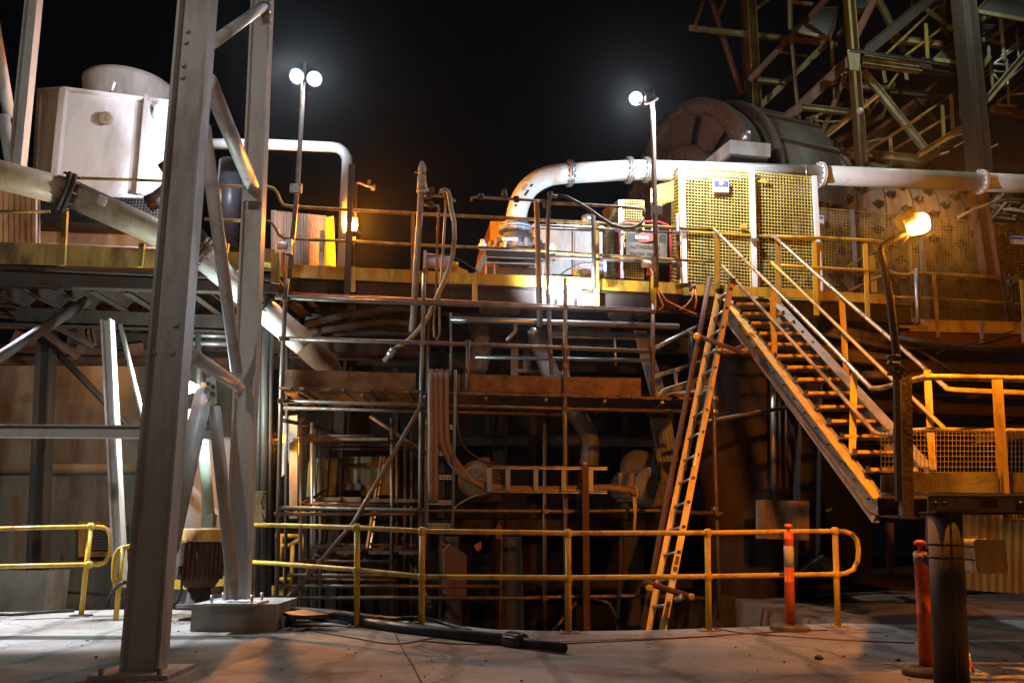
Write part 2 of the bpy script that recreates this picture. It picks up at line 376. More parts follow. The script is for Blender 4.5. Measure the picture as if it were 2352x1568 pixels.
# saw-cut joint and hairline cracks in the slab (recessed grooves filled dark)
for pts, w in (([(905, 1450), (925, 1490), (950, 1530), (985, 1600)], .012), ([(1100, 1477), (1500, 1466), (1775, 1452), (1880, 1446)], .010)):
    mb = MB(); q = [G(p, .004) for p in pts]
    for a, b in zip(q, q[1:]): mb.bar(a, b, w, .004)
    mb.build('slab_joint', mat('joint_filler', (.09, .06, .045), .9, 0, None, .3, 6, .1), None, 'structure')

# ------------------------------------------------------------------ H columns in front
def hcolumn(label, b, t, yd, h, w, extend, bolts, m=grey, name='steel_column'):
    p = Y(b, yd); q = Y(t, yd); dirn = (q - p).normalized(); q = q + dirn * extend
    o = thing(name, label, 'column', p)
    MB().hsec(p, q, h, w, .022, .012, up=(1, 0, 0)).build('shaft', m, o)
    if bolts:
        for pxs, pys in bolts:
            mb = MB(); 
            c = Y((pxs, pys), yd); mb.cyl(c + Vector((0, -.035, 0)), c + Vector((0, .02, 0)), .022, 6)
            mb.build('bolt', m, o)
    return o, p, q
bl = []
for a, b in ((1180, 200), (1170, 270), (1155, 415), (1148, 488), (1308, 210), (1303, 278), (1285, 425), (1277, 497)): bl.append(cA(a, b))
for a, b in ((1085, 518), (1075, 714), (1232, 520), (1208, 716)): bl.append(cG(a, b))
c1, c1b, c1t = hcolumn('thick bolted grey steel column standing closest, on a chamfered base', (330, 1540), (455, 0), 5.9, .262, .16, 2.0, bl)
mb = MB(); bb = Y((330, 1540), 5.9)
mb.box(bb + Vector((0, 0, -.005)), .52, .48, .03); mb.build('base_plate', grey, c1)
for sx in (-.19, .19):
    mb = MB(); mb.cyl(bb + Vector((sx, -.20, -.02)), bb + Vector((sx, -.20, .05)), .018, 6); mb.build('anchor_bolt', galv, c1)
mb = MB(); bz = bb.z - .02
for z0, z1, s0, s1 in ((0, bz - .10, .36, .36), (bz - .10, bz, .36, .30)):
    n = len(mb.v)
    for z, s in ((z0, s0), (z1, s1)): mb.v += [Vector((bb.x + a * s, bb.y + b * s, z)) for a, b in ((-1, -1), (1, -1), (1, 1), (-1, 1))]
    for f in ((0, 1, 5, 4), (1, 2, 6, 5), (2, 3, 7, 6), (3, 0, 4, 7), (4, 5, 6, 7)): mb.face([n + i for i in f])
tag(mb.build('column_plinth', conc), 'low chamfered concrete plinth under the closest grey column', 'plinth')

c2, c2b, c2t = hcolumn('grey steel column standing on the square concrete block', (545, 1376), (603, 0), 8.8, .235, .15, 2.0, [])
blk0 = G((436, 1450)); blk1 = G((631, 1450))
zt = Y((545, 1386), 8.8).z
mb = MB(); by0 = blk0.y; w = blk1.x - blk0.x
ctr = Vector(((blk0.x + blk1.x) / 2, by0 + .42, zt / 2)); mb.box(ctr, w, .84, zt)
o = mb.build('concrete_block', conc); tag(o, 'square concrete footing block carrying the second grey column', 'footing')
mb = MB(); mb.box((c2b.x, 8.8, zt + .012), .52, .46, .022); mb.build('base_plate', grey, c2)
for sx, sy in ((-.2, -.17), (.2, -.17), (-.2, .17), (.2, .17)):
    mb = MB(); mb.cyl((c2b.x + sx, 8.8 + sy, zt), (c2b.x + sx, 8.8 + sy, zt + .10), .016, 6); mb.build('anchor_bolt', galv, c2)
# gusset with bolts at the head of column two, splice plate, lower node plate
mb = MB(); mb.slab([Y(p, 8.62) for p in (cA(1640, 0), cA(1700, 0), cA(1695, 155), cA(1640, 150))], .02); g = mb.build('gusset_plate', grey, c2)
for a, b in ((1690, 20), (1692, 72), (1690, 122)):
    c = Y(cA(a, b), 8.6); MB().cyl(c + Vector((0, -.05, 0)), c, .025, 6).build('bolt', galv, g)
mb = MB(); mb.slab([Y(p, 8.62) for p in (cA(1518, 1185), cA(1640, 1190), cA(1640, 1262), cA(1518, 1256))], .015); mb.build('splice_plate', grey, c2)

def tbrace(label, a, ya, b, yb, r, caps=0, m=grey, plate=None):
    p = Y(a, ya); q = Y(b, yb); d = (q - p).normalized()
    o = thing('tubular_brace', label, 'brace', p)
    MB().tube([p, q], r, 16).build('pipe', m, o)
    if caps:
        mb = MB(); mb.lathe(q, [(r, 0), (r * .9, r * .4), (r * .5, r * .75), (.001, r * .85)], d, 16); mb.build('end_cap', m, o)
    if plate: MB().slab([Y(x, yb + .03) for x in plate], .018).build('gusset_plate', m, o)
    return o
tbrace('short grey tube brace rising to the top of the second column', (490, 98), 6.7, (606, 14), 8.6, .055)
tbrace('grey tube brace slanting down to a round end on the second column, above the deck', (478, 185), 6.5, (578, 425), 8.55, .075, 1)
tbrace('long thin grey tube running down between both columns above the lower node', (468, 290), 6.6, (543, 850), 8.5, .060, 0, grey, [(541, 850), (556, 846), (556, 905), (541, 918)])
tbrace('grey tube brace from the closest column down to a capped end beside the floodlit node', (418, 800), 6.5, (550, 888), 8.5, .062, 1)
tbrace('fat grey tube leg slanting down behind the closest column below the node plate', (385, 1260), 6.9, (468, 905), 8.4, .090, 0)
tb = tbrace('thin grey tube leg ending at the foot of the second column', (492, 935), 8.4, (534, 1335), 8.35, .062, 0, grey, [(524, 1330), (548, 1328), (546, 1378), (536, 1378)])
nd = thing('node_plate', 'bolted grey gusset plate where the tube braces meet between the columns', 'gusset plate', Y((485, 895), 8.45))
MB().slab([Y(p, 8.4) for p in ((474, 868), (494, 862), (497, 925), (486, 930), (470, 915))], .02).build('plate', grey, nd)
for a, b in ((1453, 930), (1488, 952), (1444, 970), (1490, 1000)):
    c = Y(cG(a, b), 8.38); MB().cyl(c + Vector((0, -.03, 0)), c, .02, 6).build('bolt', darks, nd)
# horizontal beam behind the columns
hb = thing('tie_beam', 'long level grey tie beam passing behind the closest column at head height', 'beam', Y((0, 990), 8.9))
MB().hsec(Y((-700, 985), 8.9), Y((500, 993), 8.95), .135, .15, .012, .008).build('shaft', grey, hb)

# far left trusses
o, _, _ = hcolumn('distant grey column at the top left corner behind the cooling tower', (38, 400), (78, 0), 10, .17, .14, 2.0, [])
tbrace('pale tube brace hugging the top left corner column', (22, 270), 10.2, (-22, 10), 9.8, .075)
tbrace('lower pale tube brace meeting the top left corner column at its foot', (8, 268), 10.1, (30, 400), 10.1, .075)
o, _, _ = hcolumn('slim grey column left of the closest one with a bright lit edge', (278, 1350), (247, 735), 10.4, .125, .14, 0, [])
tbrace('thin rusty diagonal rod beside the slim grey column', (276, 745), 10.6, (335, 985), 10.6, .03)
tbrace('dark angle brace slanting up under the left deck from the picture edge', (-60, 858), 9.9, (200, 690), 10.8, .07, 0, darks)
o, _, _ = hcolumn('dark steel column in front of the stained wall at far left', (84, 1350), (108, 770), 12.2, .22, .2, .3, [], darks)
tbrace('dark diagonal brace crossing the stained wall', (118, 795), 12.4, (300, 985), 12.4, .05, 0, darks)
mb = MB(); mb.box(Y((70, 1355), 12.2), .75, .6, .55); tag(mb.build('footing', conc), 'pale concrete footing under the dark column at far left', 'footing')
# ------------------------------------------------------------------ left: wall, cooling tower, left deck
lw = thing('concrete_wall', 'stained concrete wall of the building below the left deck', 'wall', Y((250, 1300), 15))
def wq(x0, y0, x1, y1, yy): return [Y((x0, y1), yy), Y((x1, y1), yy), Y((x1, y0), yy), Y((x0, y0), yy)]
MB().slab(wq(-900, 838, 620, 1430, 15.4)[::-1], -.3).build('wall_face', concd, lw)
MB().corrug(*[Y(p, 15.25) for p in ((-90, 985), (600, 985), (600, 838), (-90, 838))], 34, .05).build('ribbed_cladding', concd, lw)
for k in range(7):
    MB().slab(wq(10 + k * 85, 1120 + (k % 2) * 60, 12.5 + k * 85, 1395, 15.32)[::-1], -.04).build('wall_joint', darks, lw)
for a, b in (((-60, 1098), (540, 1092)), ((-60, 1070), (540, 1066))):
    pass
for yy, r, z in ((15.1, .10, 1075), (15.2, .06, 1092)):
    t = thing('wall_pipe', ('thick' if r > .08 else 'thin') + ' pinkish pipe running level along the stained concrete wall', 'pipe', Y((100, z), yy))
    MB().tube([Y((-60, z + 4), yy), Y((560, z), yy)], r, 12).build('pipe', cream, t)
for x0, x1 in ((112, 118), (20, 30)):
    MB().slab(wq(x0, 1085, x1, 1400, 15.28)[::-1], -.08).build('pilaster', conc, lw)
dr = thing('wall_door', 'plain grey steel door in the stained concrete wall', 'door', Y((210, 1390), 15.3))
MB().slab(wq(148, 1112, 300, 1392, 15.30)[::-1], -.05).build('leaf', concd, dr)
for f in ((140, 1104, 148, 1392), (300, 1104, 308, 1392), (140, 1104, 308, 1112)): MB().slab(wq(*f, 15.27)[::-1], -.09).build('frame', conc, dr)
lv = thing('louvre_vent', 'orange framed louvre vent behind the yellow handrail on the stained wall', 'louvre', Y(cH(700, 700), 15.0))
for f in ((548, 475, 872, 508), (548, 680, 872, 716), (548, 508, 590, 680)):
    p = cH(f[0], f[1]); q = cH(f[2], f[3]); MB().slab(wq(p[0], p[1], q[0], q[1], 15.05)[::-1], -.1).build('frame', mat('orange_frame_paint', (.55, .26, .06), .5), lv)
for k in range(9):
    a = Y(cH(588, 520 + k * 18), 15.08); b = Y(cH(870, 516 + k * 18), 15.08); MB().bar(a, b, .12, .03).build('slat', galv, lv)
MB().slab(wq(199, 1205, 298, 1268, 15.2)[::-1], -.02).build('backing', blk, lv)
# electrical cabinets at far left
cb = thing('grey_cabinet', 'tall grey cabinet against the stained wall at the far left edge', 'cabinet', Y((30, 1400), 14.3))
MB().slab(wq(10, 1140, 62, 1400, 14.3)[::-1], -.5).build('body', concd, cb); MB().slab(wq(16, 1150, 56, 1390, 14.26)[::-1], -.03).build('door', grey, cb)

# left deck -------------------------------------------------------------
ld = thing('left_deck', 'raised walkway deck with yellow toe board in front of the cooling tower', 'walkway', D((300, 640), 10.8))
def P(p, d): return D(p, d)
LDd = 11.3
# toe board, beam, underside joists
MB().slab([D((-80, 552), LDd), D((640, 583), LDd), D((640, 622), LDd), D((-80, 604), LDd)], .012).build('toe_board', yeld, ld)
a = D((-80, 634), LDd + .1); b = D((640, 655), LDd + .1); MB().hsec(a, b, .26, .14, .014, .01).build('edge_beam', darks, ld)
zt_ = 4.30
def onz(p, z): return G(p, z)
dk = MB(); zz = D((300, 622), LDd).z
q0 = D((-80, 604), LDd); q1 = D((640, 622), LDd)
back = Vector((0, 4.6, 0)); dk.slab([Vector((q0.x, q0.y, zz)), Vector((q0.x, q0.y + 4.6, zz)), Vector((q1.x, q1.y + 4.6, zz)), Vector((q1.x, q1.y, zz))], .04); dk.build('floor_plate', rustd, ld)
for i in range(9):
    x = q0.x + (q1.x - q0.x) * (i + .4) / 9; y = q0.y + (q1.y - q0.y) * (i + .4) / 9
    MB().hsec((x, y + .15, zz - .17), (x, y + 4.5, zz - .17), .2, .1, .012, .008).build('joist', rustd, ld)
for k in range(3):
    MB().hsec((q0.x, q0.y + 1.2 + k * 1.4, zz - .4), (q1.x, q1.y + 1.2 + k * 1.4, zz - .4), .24, .14, .012, .008).build('bearer', rustd, ld)
for p, q in ((cA(415, 1330), cA(405, 1568)), (cA(700, 1400), cA(700, 1568))):
    pass
for xx in (150, 327, 520):
    MB().bar(D((xx, 480 if xx == 150 else 560), LDd - .05), D((xx - 6, 610 + (xx - 150) * .02), LDd - .05), .07, .05, up=(0, 1, 0)).build('stanchion', yeld, ld)
hr = [((160, 410), (345, 416)), ((0, 490), (130, 490))]
for (a, b) in (((172, 409), (385, 416)), ((480, 424), (570, 430)), ((470, 503), (570, 508)), ((-60, 486), (115, 486)), ((505, 430), (500, 600))):
    t = MB(); t.tube([D(a, LDd - .05), D(b, LDd - .05)], .022, 8); t.build('handrail', yeld, ld)
# deck end bracket next to column two
MB().slab([D(p, 11.0) for p in ((600, 568), (632, 574), (632, 606), (600, 600))][::-1], -.25).build('end_plate', yeld, ld)
MB().slab([D(p, 10.9) for p in ((622, 578), (642, 582), (642, 652), (622, 648))][::-1], -.03).build('end_bracket', yeld, ld)
# clutter below the left deck lit by the bulkhead: angled steel frames
ur = random.Random(11)
cl = thing('conveyor_gantry', 'tangle of rusty orange lit framing under the left deck', 'steel framing', D((180, 760), 13.5))
for (a, b, w, dd) in (((0, 690), (180, 820), .10, 13), ((60, 680), (150, 690), .5, 14), ((115, 745), (215, 795), .06, 12.8), ((190, 735), (187, 812), .07, 13), ((205, 740), (216, 793), .05, 13),
                      ((180, 745), (240, 778), .12, 13.6), ((170, 715), (235, 760), .35, 14.2), ((30, 770), (115, 805), .25, 14.4), ((-20, 720), (100, 735), .06, 13.2), ((-20, 748), (260, 752), .05, 13.1),
                      ((-20, 700), (330, 706), .05, 12.9), ((250, 690), (330, 700), .30, 14), ((285, 805), (330, 800), .2, 13.8), ((-20, 800), (400, 812), .12, 14.4), ((-40, 828), (560, 832), .16, 14.8), ((60, 682), (56, 742), .05, 13.3)):
    MB().hsec(D(a, dd), D(b, dd), w * .7 + .03, .10, .012, .01).build('strut', rustm if w < .2 else redox, cl)
for (a, b, r_) in (((430, 770), (530, 772), .03), ((430, 788), (528, 790), .035), ((528, 772), (535, 835), .03), ((430, 745), (560, 748), .03), ((455, 690), (458, 1000), .05), ((0, 655), (600, 672), .04)):
    MB().tube([D(a, 12.6), D(b, 12.6)], r_, 8).build('conduit', galv if r_ < .04 else darks, cl)

# cooling tower -----------------------------------------------------------
ct = thing('cooling_tower', 'large white fibreglass cooling tower with round fan stack on the left deck', 'cooling tower', Y((250, 520), 15.4))
yF, yL, yR = 14.9, 16.6, 15.3
def corner(x, y, yd): return Y((x, y), yd)
tl, tr = corner(152, 210, yF), corner(438, 247, yR); bl_, br_ = corner(128, 452, yF), corner(430, 455, yR)
ll, lb_ = corner(97, 206, yL), corner(84, 452, yL)
bk = Vector((-1.9, 3.0, 0))
mb = MB(); pts = [tl, tr, br_, bl_, ll, lb_, tr + bk, br_ + bk, ll + bk * .9, lb_ + bk * .9]
mb.v = pts
for f in ((0, 3, 2, 1), (4, 5, 3, 0), (1, 2, 7, 6), (4, 0, 1, 6, 8), (8, 9, 5, 4), (6, 7, 9, 8)): mb.face(f)
ctw = mat('weathered_fibreglass', (.60, .58, .57), .55, 0, (.30, .26, .24), .42, 1.3, .25)
mb.build('casing', ctw, ct)
def strip(a, b, w, dep, name, m, par=ct): return MB().bar(a, b, w, dep, up=(0, 1, 0)).build(name, m, par)
off = Vector((0, -.07, 0))
strip(tl + off, bl_ + off, .12, .14, 'corner_rib', ctw)
strip(corner(345, 224, 15.15) + off, corner(326, 450, 15.15) + off, .10, .16, 'corner_rib', ctw)
strip(ll, lb_, .06, .06, 'corner_rib', ctw)
up_ = Vector((0, 0, .03)); 
MB().slab([ll + Vector((-.12, 0, .03)), tl + Vector((0, -.14, .03)), tr + Vector((.05, -.14, .03)), tr + bk, ll + bk * .9], -.05).build('top_flange', ctw, ct)
fcz = tl.z
c0 = Y((297, 205), 16.9); c0.z = tl.z - .05
zt2 = Y((297, 152), 16.0).z
rF = px(103, 16.6)
MB().lathe(c0, [(rF * 1.0, 0), (rF * .97, (zt2 - c0.z) * .6), (rF * 1.05, (zt2 - c0.z) * .92), (rF * 1.07, zt2 - c0.z), (rF * .98, zt2 - c0.z + .02), (rF * .9, (zt2 - c0.z) * .6), (rF * .9, .1)], (0, 0, 1), 48).build('fan_stack', ctw, ct)
mm = Vector((c0.x + .25, c0.y, zt2 - .05)); mo = MB().lathe(mm, [(.32, 0), (.32, .30), (.20, .38)], (0, 0, 1), 20)
for k in range(20):
    an = 2 * math.pi * k / 20; mo.box(mm + Vector((.34 * math.cos(an), .34 * math.sin(an), .15)), .05, .015, .28, an)
mo.build('fan_motor', blk, ct)
pc = corner(243, 273, 14.93); pn = (tr - tl).cross(bl_ - tl).normalized()
if pn.y > 0: pn = -pn
pt = MB().lathe(pc, [(.135, 0), (.135, .04), (.11, .05)], pn, 24).build('inspection_port', cream, ct)
for dx, dz in ((-.04, .02), (.05, -.03)): MB().box(pc + pn * .06 + Vector((dx, 0, dz)), .03, .02, .05, 0).build('latch', dirty_cream, pt)
MB().cyl(corner(357, 265, 15.2), corner(357, 268, 15.2) + Vector((.18, -.28, .02)), .085, 16).build('stub_pipe', ctw, ct)
MB().cyl(corner(255, 213, 15.0), corner(268, 200, 14.9) + Vector((0, -.1, .05)), .03, 8).build('lifting_lug', ctw, ct)
# louvre fill: open frame with slats
a_, b_, c_, d_ = corner(88, 505, 16.2), corner(440, 512, 15.2), corner(450, 452, 15.3), corner(95, 452, 16.2)
MB().slab([a_ + Vector((0, .3, 0)), b_ + Vector((0, .3, 0)), c_ + Vector((0, .3, 0)), d_ + Vector((0, .3, 0))][::-1], -.05).build('dark_fill', blk, ct)
a2, b2, c2_, d2 = corner(97, 506, 15.0), corner(440, 512, 15.2), corner(450, 452, 15.3), corner(100, 452, 15.0)
MB().mesh_panel(a2, b2, c2_, d2, 46, 9, .014).build('air_grille', blk, ct, 'stuff')
MB().slab([corner(50, 505, 14.7), corner(460, 520, 14.9), corner(460, 532, 14.9), corner(54, 517, 14.7)][::-1], -2.5).build('basin_rim', darks, ct)
MB().slab([corner(58, 518, 15.0), corner(460, 534, 15.2), corner(460, 580, 15.2), corner(60, 566, 15.0)][::-1], -2).build('basin', ctw, ct)
# black curved duct and black tank
MB_ = MB().tube([Y((340, 468), 14.4), Y((362, 458), 14.4), Y((385, 440), 14.3), Y((400, 405), 14.3), Y((380, 372), 14.2)], .16, 14); tag(MB_.build('rubber_duct', rubber), 'black curved rubber duct at the foot of the cooling tower behind the closest column', 'duct')
tk = thing('black_tank', 'upright black cylindrical tank between the two columns on the left deck', 'tank', Y((518, 556), 14))
pb = Y((517, 556), 14); zt3 = Y((517, 372), 14).z - pb.z
MB().lathe(pb, [(.215, 0), (.215, zt3), (.20, zt3 + .015)], (0, 0, 1), 28).build('shell', mat('satin_black_tank', (.075, .08, .10), .32), tk)
MB().lathe(pb + Vector((.11, 0, zt3)), [(.05, 0), (.06, .06), (.04, .14), (.015, .17)], (0, 0, 1), 12).build('vent_cap', white, tk)
MB().lathe(pb - Vector((0, 0, .14)), [(.25, 0), (.25, .05), (.22, .06), (.22, .14)], (0, 0, 1), 24).build('base_ring', darks, tk)

# orange cladding sheets
for i, (pts, lab) in enumerate(((((628, 620), (745, 632), (745, 496), (628, 484)), 'orange lit ribbed cladding sheet beside the sodium lamp'), (((-30, 560), (86, 560), (86, 436), (-30, 436)), 'orange lit ribbed cladding sheet at the far left behind the deck rail'))):
    mb = MB().corrug(*[D(p, 15.0) for p in pts], 15 if i == 0 else 9, .03)
    t = thing('ribbed_cladding', lab, 'cladding', D(pts[0], 15.6)); mb.build('sheet', corro, t)
    for e in ((0, 3), (1, 2)): MB().bar(D(pts[e[0]], 15.65), D(pts[e[1]], 15.65), .08, .06, up=(0, 1, 0)).build('post', cream, t)
t = thing('yellow_door_panel', 'tall bright yellow panel glowing beside the sodium lamp', 'panel', D((765, 625), 13.6))
MB().slab([D(p, 13.9) for p in ((748, 500), (766, 496), (772, 632), (748, 630))][::-1], -.06).build('sheet', yel, t)
MB().bar(D((741, 530), 13.7), D((737, 622), 13.7), .07, .05, up=(0, 1, 0)).build('edge_post', galv, t)

# white inverted-U pipe
t = thing('white_loop_pipe', 'white pipe running level then bending down beside the sodium lamp', 'pipe', D((800, 610), 13.3))
MB().tube([D(p, 13.3) for p in ((470, 330), (620, 332), (762, 338), (778, 341), (790, 350), (797, 364), (797, 385), (793, 450), (786, 628))], [.088] * 9, 18).build('pipe', pipew, t)
MB().bar(D((808, 378), 13.2), D((806, 470), 13.2), .05, .05, up=(0, 1, 0)).build('clamp_strip', darks, t)

# slurry pipe with flanges
sp = thing('slurry_pipe', 'fat cream slurry pipe with bolted flanges slanting down behind both columns', 'pipe', Y((150, 440), 9.6))
path = [Y((-120, 378), 9.0), Y((0, 402), 9.2), Y((152, 440), 9.6), Y((330, 520), 10.2), Y((458, 582), 10.6), Y((600, 706), 11.0), Y((700, 790), 11.3)]
r_ = px(35, 9.6)
MB().tube(path[:3], r_, 24).build('spool', mat('orange_lit_cream', (.52, .40, .25), .45, 0, (.25, .14, .06), .4, 2.2), sp)  # cream pipe with the orange lamp light tinted into this spool's colour
MB().tube(path[2:5], r_, 24).build('spool', cream, sp)
MB().tube(path[4:], r_, 24).build('spool', white, sp)
ex = [path[-1], Y((725, 815), 11.4), Y((750, 835), 11.6), Y((765, 870), 11.7), Y((768, 900), 11.7)]
MB().tube(ex, r_ * .97, 20).build('worn_bend', rustm, sp)
for k in (2, 4): flange(path[k], path[k + 1] - path[k - 1], r_ * 1.42, .05, 10, sp, rustd if k == 2 else darks)
flange(path[5], path[6] - path[5], r_ * 1.36, .04, 10, sp, darks)
# printed oval on the white spool
dd = (path[5] - path[4]).normalized(); 
for f, r1 in ((.32, .06),):
    c = path[4].lerp(path[5], f); nrm = (Vector((0, 0, CAMZ)) - c); nrm = (nrm - dd * nrm.dot(dd)).normalized()
    q = c + nrm * (r_ + .004)
    mb = MB().lathe(q, [(.045, 0), (.045, .002)], nrm, 24); st = mb.build('round_stamp', signk, sp)
    MB().lathe(q + nrm * .002, [(.036, 0), (.036, .002)], nrm, 24).build('stamp_face', white, st)
    MB().bar(q + nrm * .006 - Vector((.03, 0, .03)), q + nrm * .006 + Vector((.03, 0, .03)), .006, .002, up=nrm).build('stamp_bar', signk, st)
MB().slab([Y(p, 9.42) for p in (cA(625, 1215), cA(677, 1240), cA(655, 1295), cA(603, 1275))], .004).build('patch', signw, sp)

# left yellow handrails ------------------------------------------------------
def rail_obj(name, label, group=None, base=(0, 0, 0)): return thing(name, label, 'handrail', base, group)
def arc(pts): return pts
yr = rail_obj('guardrail', 'yellow handrail with rounded loop end left of the closest column', base=Y((205, 1402), 10.3))
t0 = Y(cH(612, 513), 10.3); b0 = Vector((t0.x, t0.y, 0))
MB().tube([b0, t0], .030, 12).build('post', yel, yr)
topp = [Y(cH(-80, 530), 9.9), Y(cH(300, 520), 10.1), Y(cH(600, 514), 10.3), Y(cH(690, 517), 10.35), Y(cH(725, 535), 10.35), Y(cH(743, 575), 10.35), Y(cH(745, 640), 10.35), Y(cH(735, 710), 10.35), Y(cH(705, 755), 10.35), Y(cH(665, 770), 10.35), Y(cH(600, 768), 10.3), Y(cH(300, 775), 10.1), Y(cH(-80, 784), 9.9)]
MB().tube(topp, .026, 12).build('rail', yel, yr)
for q in (t0, Y(cH(600, 768), 10.3)): MB().lathe(q - Vector((0, 0, .045)), [(.028, 0), (.045, .02), (.05, .045), (.045, .07), (.02, .09)], (0, 0, 1), 14).build('ball_fitting', yel, yr)
MB().box(b0 + Vector((0, 0, .008)), .22, .12, .015).build('base_plate', darks, yr)
y2 = rail_obj('guardrail', 'short yellow handrail end with its loop touching the closest column', base=Y((276, 1397), 9.8))
t0 = Y(cH(828, 655), 9.8); b0 = Vector((t0.x, t0.y, 0)); MB().tube([b0, t0], .029, 12).build('post', yel, y2)
MB().tube([Y(cH(x, y), 9.8) for x, y in ((900, 642), (828, 655), (800, 668), (778, 700), (768, 760), (764, 850), (772, 890), (800, 905), (828, 898), (900, 870))], .026, 12).build('rail', yel, y2)
y3 = rail_obj('guardrail', 'low yellow rail with a hooked end close to the stained wall', base=Y((120, 1350), 13))
MB().tube([Y(cH(x, y), 12.6) for x, y in ((316, 820), (306, 880), (315, 925), (345, 948), (400, 950))], .026, 10).build('rail', yel, y3)
MB().tube([Y(cH(x, y), 12.6) for x, y in ((400, 950), (520, 958), (830, 972))], .022, 10).build('rail', rustd, y3)
MB().tube([Y(cH(420, 700), 12.6), Y(cH(405, 1080), 12.6)], .022, 10).build('post', rustd, y3)
t = MB().tube([G(cH(x, y), .02) for x, y in ((-50, 1105), (150, 1102), (300, 1088), (500, 1078))], .018, 8); tag(t.build('hose', rubber), 'thin dark hose lying along the slab edge at far left', 'hose')
t = MB().tube([Y(cH(722, 1068), 9.9), Y(cH(735, 1000), 9.9), Y(cH(765, 940), 9.8), Y(cH(800, 905), 9.7), Y(cH(840, 888), 9.6)], .022, 8); tag(t.build('hose', rubber), 'black hose draped over the short yellow handrail end', 'hose')

# vertical motor with yellow cap -------------------------------------------
vm = thing('pump_motor', 'rusty ribbed upright motor with yellow cap between the two columns', 'motor', Y((458, 1395), 10))
mc = Y((459, 1340), 10); 
zz0 = Y((459, 1243), 10).z; zc = Y((459, 1213), 10).z
MB().lathe(Vector((mc.x, 10, zz0)), [(.245, 0), (.25, .02), (.25, zc - zz0 - .02), (.235, zc - zz0)], (0, 0, 1), 28).build('cap', mat('worn_yellow_cap', (.62, .42, .06), .5, 0, (.25, .10, .03), .5, 6), vm)
mb = MB().lathe(Vector((mc.x, 10, mc.z)), [(.16, -.04), (.21, .03), (.21, zz0 - mc.z - .02), (.18, zz0 - mc.z)], (0, 0, 1), 28)
mb.build('body', mat('rusted_motor_casting', (.10, .03, .022), .7, 0, (.035, .02, .018), .5, 6, .3), vm)
for k in range(24):
    an = 2 * math.pi * k / 24
    if math.sin(an) < .3: MB().box(Vector((mc.x + .225 * math.cos(an), 10 + .225 * math.sin(an), (mc.z + zz0) / 2 + .02)), .05, .012, (zz0 - mc.z) * .86, an).build('cooling_fin', MATS['rusted_motor_casting'], vm)
mz = Y((459, 1395), 10).z
MB().lathe(Vector((mc.x, 10, mz)), [(.30, 0), (.30, .03), (.14, .05), (.12, mc.z - mz)], (0, 0, 1), 20).build('foot', rustd, vm)
MB().box(Y(cH(1200, 700), 9.75), .09, .12, .26).build('terminal_box', grey, vm)
MB().tube([Y(cH(1205, 770), 9.75), Y(cH(1225, 860), 9.75), Y(cH(1222, 950), 9.75), Y(cH(1195, 1020), 9.8), Y(cH(1150, 1058), 9.8)], .016, 8).build('power_cable', rubber, vm)
t = thing('motor_duct', 'pale green tall pipe rising behind the yellow capped motor', 'pipe', Y((480, 1200), 10.6))
MB().tube([Y((466, 1010), 10.8), Y((482, 1200), 10.8)], .07, 12).build('pipe', mat('pale_green_paint', (.40, .50, .42), .5), t)
MB().box(Y((480, 1195), 10.7), .14, .14, .16).build('clamp', galv, t)
t = MB(); t.slab([G(p, -.03) for p in ((400, 1402), (640, 1402), (640, 1362), (400, 1362))], .02)
o = thing('floor_grating', 'steel mesh grating on the ground behind the motor', 'grating', G((500, 1380), -.03))
gp = [G(p, -.02) for p in ((398, 1399), (640, 1399), (640, 1360), (398, 1360))]
MB().mesh_panel(*gp, 40, 14, .012).build('mesh', galv, o, 'stuff')
t = thing('kick_plate', 'bright yellow kick plate and posts lit behind the motor', 'kick plate', Y((440, 1330), 11.6))
for a, b, c, d in ((395, 1330, 430, 1352), (430, 1322, 520, 1345), (395, 1275, 400, 1352), (395, 1275, 430, 1280)):
    MB().slab(wq(a, b, c, d, 11.7)[::-1], -.03).build('plate', yel, t)
# white tank quarter, bright wall behind node
t = thing('white_tank', 'bright floodlit white tank wall seen between the columns above the motor', 'tank', Y((450, 1300), 13.6))
MB().lathe(Y((440, 1380), 14.4), [(.62, 0), (.62, 2.6), (.55, 2.7)], (0, 0, 1), 32).build('shell', white, t)
MB().bar(Y((430, 1105), 13.3), Y((505, 1180), 13.3), .09, .06).build('brace', white, t)
t = thing('valve_sign', 'white sign board with OPEN and CLOSE arrows beside the second column', 'sign', Y((590, 1200), 10.6))
MB().slab(wq(560, 1127, 611, 1200, 10.6)[::-1], -.02).build('board', mat('yellowed_sign_face', (.42, .36, .22), .5), t)
for py, w in ((1140, 'OPEN'), (1159, 'CLOSE'), (1179, 'OPEN')): flat_text(w, Y((580, py), 10.59), .055, (0, -1, 0), signk, t)
for (a, b) in (((600, 1152), (607, 1134)), ((600, 1152), (604, 1165)), ((602, 1176), (607, 1192))):
    p, q = Y(a, 10.58), Y(b, 10.58); MB().bar(p, q, .012, .008, up=(0, 1, 0)).build('arrow', signk, t)
    v = (q - p).normalized(); n_ = Vector((-v.z, 0, v.x)); MB().slab([q + v * .03, q - n_ * .03, q + n_ * .03], .006).build('arrow_head', signk, t)
